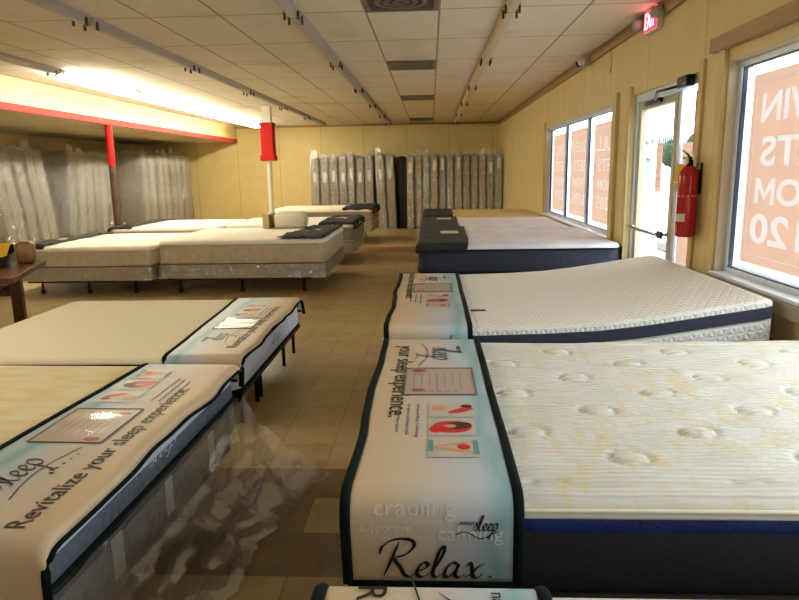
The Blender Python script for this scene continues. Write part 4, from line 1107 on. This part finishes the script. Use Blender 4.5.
for k, w in enumerate(wd):
    standing((xs, 17.55 + random.uniform(-.03, .05), 0), 0, 1.36, 1.95 + random.uniform(-.03, .03), w - .032, M[cm[k]], '%s plastic wrapped grey standing mattress counted from the column side of the rear wall' % ordn[k], G1, lean=(0 if k < 7 else -.035), seed=k, tagz=.66 + random.uniform(-.03, .03))
    xs += w + (.10 if k == 6 else 0)
standing((-.85, 17.72, 0), 0, 1.2, 1.93, .2, M['black_cloth'], 'narrow black mattress form standing in for deep shade between the two standing rows', 'standing rows', tagc=False, wrap=False)  # black body put in for the shadow filling the gap
G2 = 'mattresses standing against the rear wall by the windows'
xs = -.62; cm2 = ['floral', 'floral', 'floral2', 'tick5', 'tick0', 'tick5', 'tick7', 'tick5', 'tick7', 'tick5', 'tick2', 'floral2']
nm2 = ['teal and orange floral', 'green and orange floral', 'teal green patterned', 'tan striped', 'pale tan', 'brown tan', 'light brown', 'brown tan', 'light brown', 'plain tan', 'grey tan', 'dull green']
for k in range(12):
    w = .211
    standing((xs, 17.5 + random.uniform(-.04, .05), 0), 0, 1.36, 1.93 + random.uniform(-.02, .03), w - .034, M[cm2[k]], '%s standing mattress, %s from the dark gap in the window side row' % (nm2[k], ordn[k]), G2, seed=20 + k, tagc=k in (0, 3, 4, 6, 10, 11), tagz=.8 + random.uniform(-.04, .02), lean=0)
    xs += w
# three bunches along the bay wall, edges towards the aisle (local -y -> world +x)
def bunch(n, xf, y0, pitch, thk, hgt, lean, gname, lab, mats, twist=0., lean2=None, seed=50):
    for k in range(n):
        ln = lean if lean2 is None else lean + (lean2 - lean) * k / max(1, n - 1)
        standing((xf + random.uniform(-.03, .03), y0 + pitch * k, 0.005 + abs(math.sin(ln)) * thk), HP + twist, 1.27, hgt + random.uniform(-.03, .03), thk, M[mats[k % len(mats)]], lab % ordn[k], gname, lean=ln, tagc=False, seed=seed + k)
bunch(5, -7.27, 10.9, .33, .27, 1.98, -.17, 'leaning mattresses by the desk end', '%s wrapped silver grey mattress of the leaning bunch nearest the desk', ['tick0', 'tick3', 'tick1'], seed=50)
bunch(6, -7.27, 12.75, .36, .27, 1.98, .16, 'leaning mattresses in the middle bunch', '%s wrapped mattress of the middle bunch beside the red post', ['tick2', 'tick3', 'tick0'], lean2=.03, seed=60)
bunch(8, -6.8, 15.35, .42, .28, 2.05, .03, 'mattresses in the far bunch', '%s wrapped brown beige mattress of the far bunch behind the red post', ['tick5', 'tick3', 'tick0', 'tick3'], lean2=-.02, seed=80)

# ------------------------------------------------------------------ light
w = bpy.data.worlds.new('sky'); SC.world = w; w.use_nodes = True
bg = w.node_tree.nodes['Background']; bg.inputs[0].default_value = (.86, .93, 1., 1); bg.inputs[1].default_value = 6.2
for (y0, y1, z0, z1) in OP:       # portals guide the daylight through the openings
    la = bpy.data.lights.new('daylight_portal', 'AREA'); la.shape = 'RECTANGLE'; la.size = z1 - z0; la.size_y = y1 - y0; la.cycles.is_portal = True
    lo = bpy.data.objects.new('daylight_portal', la); COL.objects.link(lo); lo.location = (XR + .16, (y0 + y1) / 2, (z0 + z1) / 2); lo.rotation_euler = (0, PI / 2, 0)
SC.cycles.transparent_max_bounces = 32; SC.cycles.max_bounces = 10; SC.cycles.diffuse_bounces = 6
SC.cycles.sample_clamp_indirect = 8.
vs = SC.view_settings
SC.display_settings.display_device = 'sRGB'; vs.view_transform = 'Standard'; vs.look = 'None'; vs.gamma = 1.; vs.use_curve_mapping = False
vs.exposure = 0.
